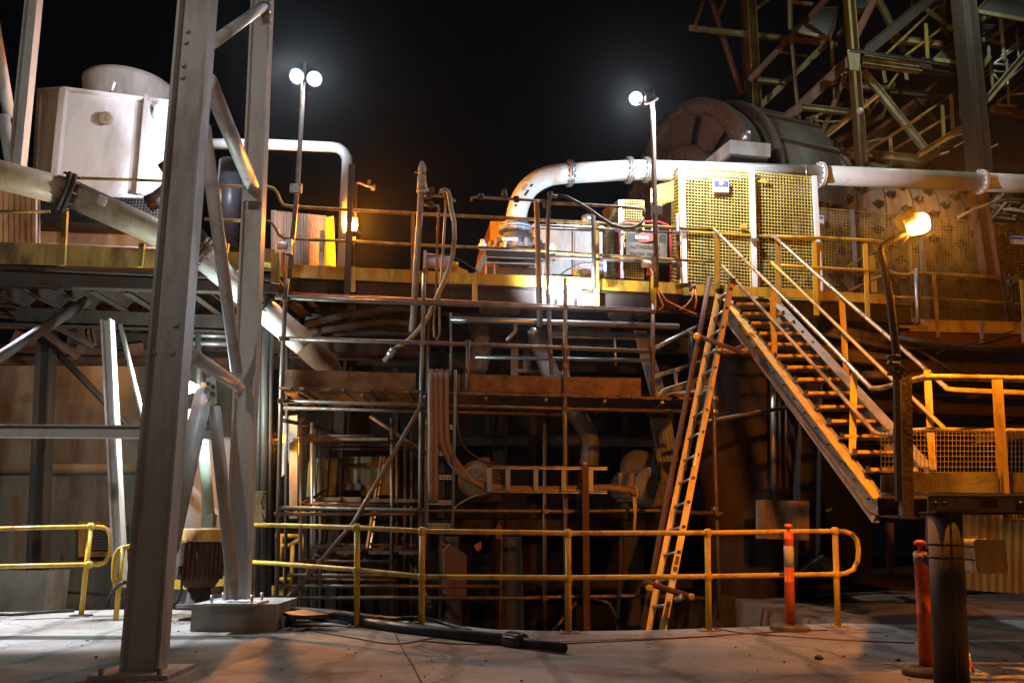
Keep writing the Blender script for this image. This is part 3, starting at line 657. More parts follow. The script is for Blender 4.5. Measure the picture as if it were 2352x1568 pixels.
# ------------------------------------------------------------------ main deck
md = thing('main_deck', 'main raised deck edge with yellow toe board above the scaffold', 'walkway', D((1300, 700), DK))
tb_pts = [((640, 606), (640, 640)), ((805, 613), (805, 642)), ((948, 620), (948, 650)), ((1090, 628), (1090, 653)), ((1300, 636), (1300, 662)), ((1492, 646), (1492, 671)), ((1640, 654), (1640, 680)), ((1796, 662), (1796, 682)), ((2057, 677), (2057, 699))]
for i in range(len(tb_pts) - 1):
    (a, b), (c, d) = tb_pts[i], tb_pts[i + 1]; g = .004
    A_, B_, C_, D_ = D(b, DK), D(d, DK), D(c, DK), D(a, DK); e = (B_ - A_).normalized() * .01
    MB().slab([A_ + e, B_ - e, C_ - e, D_ + e][::-1], .01).build('toe_board', yel, md)
zd = D((1300, 665), DK).z
e0 = D((640, 648), DK + .06); e1 = D((2090, 712), DK + .06); e0.z = zd - .16; e1.z = zd - .16
MB().csec(e0, e1, .30, .09, .012, flip=1).build('edge_channel', rustd, md)
dx = e1.x - e0.x
def along(k, dy=0, dz=0): return Vector((e0.x + dx * k, e0.y + (e1.y - e0.y) * k + dy, zd + dz))
MB().slab([along(0, .1, -.005), along(0, 6, -.005), along(1, 6, -.005), along(1, .1, -.005)], .03).build('deck_plate', rustd, md)
for i in range(12):
    if i % 2 == 0: MB().hsec(along((i + .5) / 12, .16, -.2), along((i + .5) / 12, 6, -.2), .2, .1, .012, .008).build('joist', rustd, md)
for k, dz in ((1.6, -.45), (3.6, -.45), (5.6, -.5)): MB().hsec(along(0, k, dz), along(1, k, dz), .3, .16, .014, .01).build('bearer', rustd, md)
for k in (.03, .32, .62, .93):
    MB().hsec(along(k, 3.2, -.5), along(k, 3.2, -.5) * 1 - Vector((0, 0, 5.0)), .25, .25, .016, .012, up=(1, 0, 0)).build('column', rustd, md)
for a, b, c, d, w in ((822, 612, 798, 671, 1), (1084, 627, 1097, 691, 1), (1366, 643, 1374, 705, 1), (1499, 600, 1503, 716, 1), (1876, 560, 1880, 722, 1)):
    x = (a + c) / 2; MB().bar(D((x, b), DK - .04), D((x, d), DK - .04), .085, .012, up=(1, 0, 0) if 0 else (0, 1, 0)).build('stanchion_plate', yel, md)
# handrails on the deck edge
hr = thing('deck_handrail', 'two long yellow handrails running along the main deck edge', 'handrail', D((1200, 500), DK))
dh = DK - .06
MB().tube([D(p, dh) for p in ((600, 426), (612, 428), (628, 433), (637, 443), (643, 460), (650, 471), (665, 474), (801, 482), (948, 490), (1204, 503), (1331, 511), (1500, 520), (1643, 529))], .026, 10).build('top_rail', yeld, hr)
MB().tube([D(p, dh) for p in ((598, 506), (612, 507), (625, 512), (634, 525), (640, 538), (652, 547), (680, 549), (801, 554), (948, 562), (1204, 572), (1331, 583), (1500, 593), (1648, 602))], .023, 10).build('mid_rail', yeld, hr)
for xx, y0_, y1_ in ((948, 490, 630), (1372, 514, 640), (1647, 532, 668), (1508, 521, 660)):
    MB().bar(D((xx, y0_), dh), D((xx, y1_), dh), .06, .02, up=(0, 1, 0)).build('stanchion', yeld, hr)
h2 = thing('deck_handrail', 'yellow handrail from the stair head towards the big sodium lamp', 'handrail', D((1900, 560), DK))
MB().tube([D(p, dh) for p in ((1774, 543), (1880, 546), (2011, 553), (2042, 558))], .028, 10).build('top_rail', yel, h2)
MB().tube([D(p, dh) for p in ((1790, 609), (1879, 615), (1980, 620), (2044, 623))], .025, 10).build('mid_rail', yel, h2)
for xx, a, b in ((1869, 546, 724), (1987, 560, 730)): MB().bar(D((xx, a), dh), D((xx + 6, b), dh), .075, .02, up=(0, 1, 0)).build('stanchion', yel, h2)
t = thing('gate_rail', 'pale sloping double rail and post behind the big sodium lamp pole', 'handrail', D((2005, 640), 13.4))
for a, b in (((1948, 612), (2040, 562)), ((1950, 668), (2042, 626))): MB().tube([D(a, 13.4), D(b, 13.0)], .026, 8).build('rail', dirty_cream, t)
MB().bar(D((2002, 586), 13.2), D((2008, 672), 13.2), .10, .03, up=(0, 1, 0)).build('post', white, t)

# lamp poles ---------------------------------------------------------------
def floodhead(c, target, label, r=.098, dd=.10):
    t = thing('floodlight', label, 'floodlight', c)
    d = (Vector(target) - c).normalized()
    MB().lathe(c - d * dd, [(r * .45, -.03), (r * .8, .0), (r * 1.12, dd - .01), (r * 1.12, dd + .012), (r * 1.0, dd + .012), (r, dd - .01)], d, 24).build('housing', blk, t)
    MB().lathe(c, [(r, -.004), (r, .004)], d, 24).build('lens', lmc, t)
    MB().lathe(c - d * .012, [(r * .9, 0), (r * 1.18, .004), (r * 1.22, .03), (r * 1.0, .012)], d, 24, ring=True).build('halo_rim', lmw, t)  # glowing rim added to imitate a halo round the lens
    MB().bar(c - d * dd, c - d * dd + Vector((0, 0, -.09)), .02, .03).build('bracket', galv, t); return t
def pole(label, pts, r, m=galv, name='lamp_pole', cat='pole'):
    t = thing(name, label, cat, pts[-1]); MB().tube(pts, r, 12).build('shaft', m, t); return t
p1 = pole('tall thin lamp pole carrying the twin white floodlights near the second column', [D(p, 11.95) for p in ((698, 146), (694, 250), (683, 430), (671, 560), (660, 690))], .036, tube)
jb = D((680, 433), 11.85); MB().box(jb, .17, .05, .14).build('junction_box', galv, p1)
for sx in (-.06, .06):
    for sz in (-.045, .045): MB().cyl(jb + Vector((sx, -.035, sz)), jb + Vector((sx, -.02, sz)), .01, 6).build('screw', darks, p1)
t = thing('isolator_socket', 'white cylindrical socket outlet on the lamp pole beside the orange cladding', 'socket', D((647, 565), 11.8))
MB().cyl(D((638, 563), 11.75), D((658, 565), 11.75), .055, 16).build('body', white, t); MB().box(D((664, 568), 11.8), .09, .08, .22).build('back_box', galv, t)
for k in (0, 1):
    tg = MB().tube([D((650 + 3 * k, 580), 11.8), D((648 + 5 * k, 620), 11.8), D((656 - k * 3, 650), 11.85), D((642 + k * 10, 700), 11.9)], .012, 6); tg.build('orange_lead', mat('orange_lead', (.75, .22, .06), .5), t)
floodhead(L1a, (-5.5, 3, 1), 'round white floodlight on the pole side nearest the second column'); floodhead(L1b, (-1, 2, .5), 'round white floodlight on the open sky side of the twin lamp pole')
MB().bar(D((680, 188), 12), D((724, 190), 12), .03, .03).build('cross_arm', tube, p1)
p2 = pole('tall thin lamp pole in front of the wire cage topped by a white floodlight', [D(p, 11.9) for p in ((1498, 204), (1501, 330), (1504, 477), (1506, 585), (1507, 660))], .040, tube)
jb = D((1508, 483), 11.8); MB().box(jb, .18, .05, .13).build('junction_box', galv, p2)
MB().bar(D((1462, 236), 12), D((1500, 232), 12), .03, .03).build('cross_arm', tube, p2)
floodhead(L2a, (-1, 5, 1), 'dazzling round white floodlight left of the cage lamp pole')
floodhead(L2b, (4.2, 14.6, 4.5), 'floodlight turned down towards the cage from the pole top')
t = thing('isolator_socket', 'white cylindrical socket outlet on the cage lamp pole with orange leads', 'socket', D((1486, 608), 11.8))
MB().cyl(D((1476, 606), 11.75), D((1494, 608), 11.75), .055, 16).build('body', white, t); MB().box(D((1500, 608), 11.78), .08, .06, .24).build('back_box', galv, t)
for k in (0, 1, 2): MB().tube([D((1488 + 3 * k, 616), 11.75), D((1486 + 5 * k, 632), 11.72), D((1494 + 2 * k, 630), 11.75), D((1500, 616), 11.78)], .012, 6).build('orange_lead', MATS['orange_lead'], t)
t = thing('hanging_leads', 'orange electrical leads hanging in loops below the deck edge at the ladder', 'cable', D((1570, 700), 11.9))
for pts in (((1508, 660), (1516, 684), (1524, 702), (1514, 712)), ((1512, 664), (1530, 690), (1560, 705), (1600, 722)), ((1592, 663), (1590, 684), (1578, 700), (1560, 712)), ((1597, 664), (1600, 690), (1596, 708)), ((1586, 660), (1598, 655), (1600, 670))):
    MB().tube([D(p, 11.9) for p in pts], .013, 6).build('lead', MATS['orange_lead'], t)
MB().box(D((1590, 660), 11.95), .12, .08, .10).build('plug', white, t); MB().box(D((1574, 655), 11.95), .16, .06, .05).build('clip', blk, t)

# sodium lamp one ------------------------------------------------------------
t = thing('sodium_lamp', 'small glowing orange bulkhead lamp on the thin post between pipe and deck rails', 'lamp', LS1)
MB().lathe(LS1 - Vector((0, 0, .10)), [(.02, 0), (.06, .03), (.072, .10), (.06, .17), (.02, .21)], (0, 0, 1), 20).build('glass', lms, t)
MB().lathe(LS1 - Vector((0, .02, .12)), [(.09, 0), (.125, .05), (.135, .12), (.125, .19), (.09, .24), (.08, .24), (.115, .19), (.125, .12), (.115, .05), (.08, 0)], (0, 0, 1), 24, ring=True).build('amber_rim', lmo, t) if 0 else None
MB().lathe(LS1 - Vector((0, 0, .16)), [(.13, 0), (.13, .02)], (0, 0, 1), 20).build('shade_disc', darks, t)  # disc added to block the lamp's downward light
MB().lathe(LS1 + Vector((0, 0, .10)), [(.07, 0), (.06, .05), (.02, .07)], (0, 0, 1), 16).build('cap', darks, t)
p3 = pole('thin post with a hose tap carrying the small sodium lamp', [D(p, 13.4) for p in ((818, 420), (816, 500), (812, 600), (812, 690))], .022, darks, 'tap_post', 'post')
MB().tube([D(p, 13.4) for p in ((818, 421), (826, 420), (842, 427), (858, 430))], .022, 8).build('tap_arm', galv, p3); MB().bar(D((846, 427), 13.4), D((849, 414), 13.4), .05, .02).build('tap_handle', galv, p3)
MB().tube([D((858, 425), 13.4), D((856, 436), 13.4)], .035, 8).build('nozzle', galv, p3)
t = thing('angle_post', 'dark flat steel post beside the white loop pipe', 'post', D((797, 686), 12.2)); MB().bar(D((808, 378), 12.22), D((796, 695), 12.22), .085, .05, up=(0, 1, 0)).build('shaft', rustd, t)

# big sodium lamp at the stairs --------------------------------------------
bp = [Y(p, 6.25) for p in ((2062, 870), (2058, 800), (2046, 700), (2036, 640), (2024, 590))]
t = thing('sodium_street_lamp', 'big glowing orange lamp on a bent pole standing at the stair landing', 'lamp', Y((2062, 870), 6.25))
MB().tube(bp + [Y(p, 6.25) for p in ((2021, 577), (2023, 566), (2034, 560), (2060, 545), (2078, 535))], [.030] * 5 + [.026] * 5, 14).build('pole', rustd, t)
ax = (Y((2132, 505), 6.28) - Y((2082, 522), 6.3)).normalized()
cL = Y((2080, 524), 6.3)
MB().lathe(cL, [(.035, -.05), (.055, 0), (.075, .06), (.085, .12), (.07, .165), (.03, .185)], ax, 20).build('glass', lmb, t)
MB().lathe(cL + ax * .06 + Vector((0, 0, -.01)), [(.085, -.05), (.12, -.02), (.132, .04), (.12, .10), (.085, .13), (.08, .13), (.112, .10), (.124, .04), (.112, -.02), (.08, -.05)], (0, 1, .35), 28, ring=True).build('amber_rim', lmo, t) if 0 else None
MB().lathe(cL - ax * .06, [(.03, 0), (.095, .01), (.095, .03), (.03, .03)], ax, 24).build('collar', rustd, t)
MB().slab([cL + ax * a + Vector((0, b, -.125)) for a, b in ((-.05, -.10), (.10, -.10), (.10, .10), (-.05, .10))], .012).build('light_shield', rustd, t)  # plate added to keep the lamp's light off the landing and slab
MB().lathe(cL + Vector((0, 0, .055)) - ax * .02, [(.045, -.08), (.07, 0), (.085, .07), (.05, .15)], ax, 16).build('housing', rustd, t)

# water and air manifold pipes ------------------------------------------------
def pset(name, label, cat, items, d, m=galv, part='pipe'):
    t = thing(name, label, cat, D(items[0][0][0], d))
    for pts, r in items: MB().tube([D(p, d) for p in pts], r, 10).build(part, m, t)
    return t
oldp = mat('weathered_pipe', (.30, .26, .22), .6, .2, (.15, .09, .05), .5, 6)
v1 = pset('service_riser', 'weathered brown riser pipe with a valve on top standing beside the hose', 'pipe', [(((970, 378), (966, 470), (957, 600), (950, 720), (946, 762)), .048), (((970, 372), (969, 384)), .03)], 11.9, oldp)
for a, b, r in (((970, 384), (969, 400), .062), ((969, 404), (968, 432), .066), ((968, 436), (967, 442), .075)): MB().cyl(D(b, 11.88), D(a, 11.88), r, 12).build('valve_body', cream, v1)
MB().bar(D((952, 396), 11.85), D((964, 395), 11.85), .02, .015).build('lever', galv, v1); MB().bar(D((977, 418), 11.8), D((981, 440), 11.8), .03, .012, up=(0, 1, 0)).build('lever', galv, v1)
v2 = pset('hose_manifold', 'rusty manifold of thin pipes and taps next to the weathered riser', 'pipe', [(((971, 447), (990, 449), (1005, 450), (1024, 453)), .022), (((971, 470), (1006, 472), (1008, 480), (1004, 560), (1001, 686), (996, 740), (998, 775)), .020), (((1024, 453), (1022, 500), (1016, 600), (1009, 690), (1010, 765), (1000, 790)), .020), (((1008, 450), (1010, 440), (1040, 458)), .02), (((1036, 461), (1047, 461)), .02)], 11.95, oldp)
for x, y in ((984, 449), (990, 470), (991, 438)): MB().cyl(D((x, y + 7), 11.9), D((x, y - 6), 11.9), .045, 8).build('tap', rustd, v2)
t = pset('steam_hose', 'long ribbed hose hanging from the manifold over the deck edge down to the scaffold', 'hose', [(((1012, 440), (1022, 436), (1030, 440), (1033, 455), (1036, 480), (1043, 510), (1044, 545), (1040, 585), (1030, 620), (1016, 655), (1000, 690), (985, 725), (962, 757), (940, 780), (905, 803), (882, 830)), .036)], 11.75, mat('hose_tan', (.30, .24, .16), .6, 0, (.15, .10, .06), .4, 8))
MB().cyl(D((905, 803), 11.75), D((893, 818), 11.75), .06, 12).build('coupling', galv, t)
t = pset('water_pipe', 'thin horizontal water pipe with taps passing in front of the white elbow', 'pipe', [(((1083, 462), (1083, 455), (1092, 453), (1204, 459), (1262, 463)), .022), (((1262, 466), (1340, 470), (1457, 477), (1479, 481), (1479, 500)), .024), (((1240, 750), (1236, 600), (1233, 470), (1232, 462)), .045), (((1250, 459), (1252, 477)), .04)], 11.9, oldp)
for x, y in ((1105, 452), (1186, 458), (1159, 449), (1264, 448)): MB().cyl(D((x, y + 5), 11.85), D((x, y - 6), 11.85), .045, 8).build('tap', rustd, t)
MB().cyl(D((1159, 436), 11.85), D((1159, 446), 11.85), .035, 10).build('gauge', rustd, t)
MB().cyl(D((1228, 756), 11.8), D((1218, 770), 11.8), .06, 10).build('elbow', galv, t)
t = MB().tube([D(p, 11.8) for p in ((1280, 452), (1268, 450), (1262, 458), (1259, 500), (1257, 600), (1260, 700), (1264, 800), (1268, 860))], .032, 10); tag(t.build('grey_hose', mat('grey_hose_rubber', (.16, .16, .17), .5, 0, (.1, .08, .06), .3, 6)), 'grey hose hanging straight down in front of the dazzling floodlights', 'hose')
t = MB().tube([D(p, 11.8) for p in ((1280, 449), (1300, 451), (1330, 467), (1355, 482), (1380, 500), (1405, 516), (1430, 523), (1455, 523), (1470, 515), (1478, 500))], .026, 10); tag(t.build('black_hose', rubber), 'black hose sagging in a loop from the tap pipe before the danger sign', 'hose')
t = pset('deck_post', 'slim dark post crossing the yellow rails in front of the grey cabinet', 'post', [(((1363, 486), (1364, 664)), .036)], 12.1, darks, 'shaft')
t = pset('air_rail', 'thin galvanised pipe clamped behind the yellow rail in front of the grey cabinet', 'pipe', [(((1242, 518), (1350, 524), (1467, 530), (1560, 535)), .02), (((1260, 590), (1480, 600), (1560, 606)), .025), (((1556, 492), (1559, 640)), .035), (((1540, 606), (1556, 606)), .05)], 12.15, tube)
for x, y in ((1420, 527), (1467, 530), (1556, 537), (1556, 560), (1560, 608)): coupler(D((x, y), 12.1)).build('clamp', galv, t)

# blue machine with the white elbow -----------------------------------------
YM = 13.6
bm_ = thing('feed_distributor', 'domed blue steel distributor under the vertical end of the white elbow', 'machine', D((1185, 590), YM))
cc = D((1184, 592), YM + .25); rr = px(73, cc.y)
MB().lathe(cc, [(rr, 0), (rr * .98, .10), (rr * .86, .20), (rr * .62, .32), (rr * .44, .37), (rr * .42, .42)], (0, 0, 1), 32).build('dome', bluem, bm_)
cf = D((1184, 525), YM + .25); MB().lathe(cf - Vector((0, 0, .07)), [(.30, 0), (.30, .03), (.27, .035), (.27, .05), (.30, .055), (.30, .09)], (0, 0, 1), 32).build('flange', bluem, bm_)
fl_ = MB().lathe(cf, [(.26, .02), (.26, .07), (.21, .075), (.21, .10)], (0, 0, 1), 32).build('pipe_flange', pipew, bm_)
for k in range(12):
    an = 2 * math.pi * k / 12; q = cf + Vector((.28 * math.cos(an), .28 * math.sin(an), -.09)); MB().cyl(q, q + Vector((0, 0, .14)), .012, 6).build('bolt', galv, bm_)
for k in range(9):
    an = math.pi * (1.08 + .84 * k / 8); q = cc + Vector((rr * .95 * math.cos(an), rr * .95 * math.sin(an), .02))
    MB().lathe(q, [(.055, 0), (.05, .16), (.03, .2)], (0, 0, 1), 10).build('lug', mat('blue_rusty_lug', (.24, .27, .28), .6, 0, (.25, .12, .07), .6, 9), bm_)
MB().cyl(D((1153, 548), 13.2), D((1188, 549), 13.2), .03, 8).build('air_manifold', white, bm_)
MB().cyl(D((1160, 551), 13.2), D((1160, 582), 13.2), .022, 8).build('riser', white, bm_)
for x, y in ((1108, 565), (1267, 573)): MB().lathe(D((x, y + 8), 13.1), [(.06, 0), (.07, .08), (.04, .12), (.04, .17)], (0, 0, 1), 12).build('actuator', white, bm_)
tb = thing('machine_stand', 'black steel table frame with lit white edges under the blue distributor', 'frame', D((1190, 620), 13.2))
a, b = D((1115, 584), 13.2), D((1275, 590), 13.2)
MB().bar(a, b, .10, .12).build('beam', darks, tb)
for z in (.065, -.065): MB().bar(a + Vector((0, -.05, z)), b + Vector((0, -.05, z)), .03, .012).build('flange_edge', white, tb)
a2, b2 = D((1098, 612), 13.0), D((1262, 607), 13.2)
for p_, q_ in ((( 1116, 596), (1116, 630)), ((1136, 604), (1136, 632)), ((1247, 608), (1247, 636)), ((1266, 590), (1266, 640))): MB().bar(D(p_, 13.15), D(q_, 13.15), .025, .05, up=(0, 1, 0)).build('leg', white, tb)
MB().bar(D((1116, 586), 13.15), D((1096, 622), 13.0), .03, .10).build('brace', galv, tb)
MB().bar(D((1118, 603), 13.1), D((1270, 608), 13.1), .02, .02).build('rail', white, tb)
MB().slab([D(p, 13.9) for p in ((1120, 612), (1240, 616), (1240, 640), (1120, 636))][::-1], -.4).build('hopper', darks, tb)

wp = thing('tailings_pipe', 'large white pipe bending down from its long level run onto the blue distributor', 'pipe', D((1560, 391), 14))
prof = [(1184, 527), (1185, 510), (1188, 486), (1197, 458), (1213, 433), (1236, 415), (1262, 404), (1290, 399.5), (1310, 398)]
rp = px(25.2, 14)
def smooth(pts, k=3):
    out = []
    for i in range(len(pts) - 1):
        p0 = Vector(pts[max(i - 1, 0)]); p1_ = Vector(pts[i]); p2_ = Vector(pts[i + 1]); p3_ = Vector(pts[min(i + 2, len(pts) - 1)])
        for j in range(k):
            t = j / k; out.append(.5 * ((2 * p1_) + (-p0 + p2_) * t + (2 * p0 - 5 * p1_ + 4 * p2_ - p3_) * t * t + (-p0 + 3 * p1_ - 3 * p2_ + p3_) * t ** 3))
    out.append(Vector(pts[-1])); return out
wpm = pipew
MB().tube(smooth([D(p, 13.85) for p in prof], 3), rp, 28).build('elbow', wpm, wp)
xs = [(1310, 398), (1444, 391), (1483, 390.5), (1883, 402), (2251, 418), (2420, 426)]
for a, b in zip(xs, xs[1:]): MB().tube([D(a, 13.85), D(b, 13.85)], rp, 28).build('spool', wpm, wp)
for p_, f in (((1308, 398), 1.32), ((1444, 391), 1.36), ((1484, 390.5), 1.3), ((1883, 402), 1.34), ((2251, 418), 1.32)):
    flange(D(p_, 13.85), D((2000, 407), 13.85) - D((1500, 391), 13.85), rp * f, .035, 14, wp, galv if p_[0] < 1800 else white)
MB().lathe(D((1842, 400), 13.85), [(rp * 1.03, -.02), (rp * 1.03, .02)], D((2000, 407), 13.85) - D((1500, 391), 13.85), 28).build('strap', galv, wp)
# small code plates on the elbow
ep = Vector(D((1214, 433), 13.85)); 
for a, b in (((1218, 429), (1223, 423)), ((1205, 449), (1214, 437)), ((1183, 474), (1187, 469))):
    p_, q_ = D(a, 13.56), D(b, 13.56); MB().bar(p_, q_, .004, .035, up=(q_ - p_).cross(Vector((0, 1, 0)))).build('code_label', signk, wp)

gc = thing('grey_cabinet', 'wide light grey steel cabinet on the deck behind the yellow rails', 'cabinet', D((1320, 620), 14.3))
MB().slab([D(p, 14.5) for p in ((1226, 522), (1384, 528), (1384, 632), (1226, 628))][::-1], -.7).build('body', mat('light_grey_paint', (.42, .44, .45), .5, 0, (.25, .22, .18), .4, 1.8), gc)
MB().slab([D(p, 14.45) for p in ((1222, 514), (1388, 520), (1388, 528), (1222, 522))][::-1], -.8).build('lid', galv, gc)
for x in (1262, 1320): MB().bar(D((x, 524), 14.42), D((x, 628), 14.42), .012, .03, up=(0, 1, 0)).build('seam', darks, gc)
rg = random.Random(5)
mb = MB()
for k in range(12): mb.box(D((1285 + k * 8 + rg.random() * 3, 513), 14.7 + rg.random() * .3), .12, .1, .05 + .05 * rg.random(), rg.random())
mb.build('spilled_material', conc, gc, 'stuff')
MB().lathe(D((1350, 505), 14.6), [(.08, -.12), (.12, 0), (.08, .12)], (1, 0, 0), 12).build('motor_cap', galv, gc)
t = thing('red_machine', 'dark red curved machine housing at the far side of the blue distributor', 'machine', D((1110, 590), 14.8))
MB().slab([D(p, 14.6) for p in ((1092, 640), (1104, 570), (1126, 510), (1145, 510), (1145, 640))], .5).build('housing', redox, t)
MB().slab([D(p, 14.5) for p in ((1126, 508), (1160, 508), (1160, 560), (1126, 560))][::-1], -.03).build('guard_frame', yel, t)

# pneumatic actuators on the deck edge
def actuator(label, c, ang, flip=1):
    t = thing('valve_actuator', label, 'actuator', c)
    d = Vector((math.cos(ang), .0, math.sin(ang))) * 1
    MB().cyl(c, c + d * .38, .10, 20).build('cylinder', bluel, t)
    MB().box(c + d * -.02, .04, .26, .30, 0).build('end_plate', bluel, t)
    MB().cyl(c + d * .38, c + d * .50, .06, 12).build('rod', yel, t)
    for s in (-.1, .1): MB().cyl(c + d * -.04 + Vector((0, s, .11)), c + d * .40 + Vector((0, s, .09)), .014, 6).build('tie_rod', galv, t)
    MB().tube([c + d * .1 + Vector((0, -.1, .08)), c + d * .35 + Vector((0, -.14, .13)), c + d * .6 + Vector((0, -.1, .04)), c + d * .8 + Vector((0, -.05, -.06))], .010, 6).build('air_line', rubber, t)
    return t
actuator('pale blue air actuator on the deck edge beside the hanging hose', D((980, 602), 12.7), -.12)
actuator('pale blue air actuator on the deck edge right above the dazzling floodlights', D((1385, 620), 12.7), math.pi + .12)
t = thing('yellow_tray', 'yellow sloping cover lying on the deck behind the pale blue actuator', 'cover', D((1060, 620), 12.8)); MB().slab([D(p, 12.8) for p in ((1035, 605), (1075, 622), (1075, 630), (1035, 628))][::-1], -.4).build('sheet', yel, t)

# drum skirts below the deck and dazzling floodlights
for (a, b, y0_, y1_, lab) in ((1098, 1200, 664, 692, 'pale steel drum skirt below the toe board left of the dazzling floodlights'), (1393, 1497, 674, 704, 'pale steel drum skirt with two bolt heads near the cage lamp pole')):
    c = D(((a + b) / 2, y1_), DK + .95); r = px((b - a) / 2, c.y - .3)
    t = thing('drum_skirt', lab, 'drum', c); h = D(((a + b) / 2, y0_), DK + .3).z - D(((a + b) / 2, y1_), DK + .3).z
    MB().lathe(Vector((c.x, c.y, D(((a + b) / 2, y1_), DK + .3).z)), [(r, 0), (r, h)], (0, 0, 1), 40).build('shell', mat('bare_drum_steel', (.50, .50, .47), .45, .3, (.30, .26, .2), .4, 3), t)
    if a > 1300:
        for x in (1447, 1459): MB().cyl(D((x, 691), DK + .26), D((x, 691), DK + .34), .03, 8).build('bolt', darks, t)
t = thing('cover_sheet', 'white steel panel burnt out by the twin floodlights below the toe board', 'panel', D((1310, 700), DK + .3))
MB().slab([D(p, DK + .35) for p in ((1250, 668), (1372, 672), (1372, 706), (1250, 702))][::-1], -.03).build('sheet', white, t)
for x, y in ((1360, 681), (1361, 696), (1233, 680)): MB().cyl(D((x, y), DK + .3), D((x, y), DK + .36), .03, 8).build('bolt', galv, t)
for a, b in (((1000, 686), (1250, 699)), ((1250, 701), (1500, 712)), ((640, 676), (1000, 686))): pass
t = thing('orange_conduit', 'orange conduit running just above the upper scaffold rail', 'conduit', D((1250, 700), DK - .1)); MB().tube([D((640, 672), DK - .12), D((1250, 700), DK - .12), D((1490, 710), DK - .12)], .016, 6).build('pipe', MATS['orange_lead'], t)
for c, lab in ((L5a, 'dazzling floodlight below the toe board beside the grey hose'), (L5b, 'dazzling floodlight below the toe board beside the scaffold upright')):
    t = thing('floodlight', lab, 'floodlight', c)
    MB().box(c + Vector((0, .05, .0)), .16, .07, .13).build('housing', blk, t)
    MB().slab([c + Vector(v) for v in ((-.085, .0, -.07), (.085, .0, -.07), (.085, .0, .07), (-.085, .0, .07))], .008).build('lens', lmc, t)
    MB().bar(c + Vector((0, .06, -.06)), c + Vector((0, .06, -.28)), .05, .02).build('bracket', galv, t)
for a, b, c_, d_ in ((1262, 700, 1278, 712),) + ((1310, 698, 1326, 712),): pass

# ------------------------------------------------------------------ wire cage
def cagepanel(par, pts, d, nx, ny, t=.013, m=cagey, name='mesh_panel', dd=None):
    q = [D(p, (dd[i] if dd else d)) for i, p in enumerate(pts)]
    o = MB().mesh_panel(q[0], q[1], q[2], q[3], nx, ny, t).build(name, m, par, 'stuff')
    for a, b in ((0, 1), (1, 2), (2, 3), (3, 0)): MB().bar(q[a], q[b], .026, .026).build('mesh_frame', m, par)
    return o
cg = thing('wire_cage', 'brightly lit yellow wire mesh cage with pale posts on the main deck', 'cage', D((1725, 690), 12.75))
dC = 12.75
cagepanel(cg, ((1574, 666), (1724, 682), (1721, 397), (1574, 386)), dC, 21, 40)
cagepanel(cg, ((1737, 684), (1876, 690), (1867, 408), (1736, 397)), dC, 19, 38)
cagepanel(cg, ((1541, 655), (1563, 664), (1560, 384), (1545, 397)), 0, 6, 34, dd=(14.0, dC, dC, 14.0))
for (a, b) in (((1567, 383), (1574, 678)), ((1727, 393), (1735, 690)), ((1870, 405), (1884, 668))): MB().bar(D(a, dC - .06), D(b, dC - .06), .075, .06, up=(0, 1, 0)).build('post', white, cg)
for x, y in ((1572, 530), (1733, 551), (1877, 560)): MB().box(D((x, y), dC - .12), .12, .06, .05).build('clamp', galv, cg)
MB().bar(D((1574, 531), dC - .05), D((1870, 549), dC - .05), .03, .03).build('mesh_rail', yel, cg)
for pts in (((1636, 441), (1674, 442), (1674, 414), (1636, 412)),): MB().slab([D(p, dC - .08) for p in pts], .006).build('sign_plate', signw, cg)
sc_ = D((1656, 421), dC - .10); MB().slab([D(p, dC - .095) for p in ((1640, 427), (1671, 428), (1671, 416), (1640, 415))], .004).build('sign_band', signb, cg)
MB().lathe(sc_, [(.04, 0), (.04, .003)], (0, -1, 0), 20).build('sign_oval', signw, cg)
MB().slab([D(p, dC - .08) for p in ((1738, 418), (1764, 419), (1752, 409))], .006).build('warning_triangle', signy, cg)
MB().box(D((1707, 521), dC - .08), .10, .05, .07).build('latch', yel, cg)
# second cage, with the danger sign
c2_ = thing('wire_cage', 'dim yellow wire mesh enclosure behind the danger sign and the cage lamp pole', 'cage', D((1430, 640), 14))
cagepanel(c2_, ((1428, 636), (1478, 640), (1478, 462), (1428, 460)), 14.1, 9, 30)
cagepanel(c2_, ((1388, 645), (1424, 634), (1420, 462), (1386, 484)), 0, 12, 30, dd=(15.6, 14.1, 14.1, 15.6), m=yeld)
cagepanel(c2_, ((1496, 470), (1530, 440), (1530, 418), (1496, 434)), 14, 8, 8)
cagepanel(c2_, ((1500, 482), (1560, 452), (1560, 412), (1500, 434)), 13.6, 14, 12)
for a, b in (((1425, 460), (1428, 640)), ((1500, 436), (1502, 650))): MB().bar(D(a, 14.0), D(b, 14.0), .075, .06, up=(0, 1, 0)).build('post', galv, c2_)
MB().slab([D(p, 13.5) for p in ((1521, 469), (1536, 464), (1536, 443), (1521, 449))], .01).build('warning_plate', MATS['orange_frame_paint'], c2_)
sg = thing('danger_sign', 'red framed DANGER AUTHORISED ENTRY ONLY sign on the mesh enclosure', 'sign', D((1482, 590), 13.9))
def sq(x0, y0, x1, y1, d): return [D((x0, y1), d), D((x1, y1 + 2), d), D((x1, y0 + 2), d), D((x0, y0), d)]
MB().slab(sq(1438, 534, 1532, 596, 13.8), .01).build('board', mat('faded_sign_face', (.15, .12, .085), .5), sg)
MB().slab(sq(1440, 536, 1530, 555, 13.79), .004).build('header', signk, sg)
nsg = (TL, -1, 0); cdg = D((1480, 546), 13.77)
o = MB(); o.lathe(cdg, [(.085, 0), (.085, .004)], (0, -1, 0), 24)
for i, v in enumerate(o.v): o.v[i] = Vector((cdg.x + (v.x - cdg.x) * 2.3, v.y, v.z))
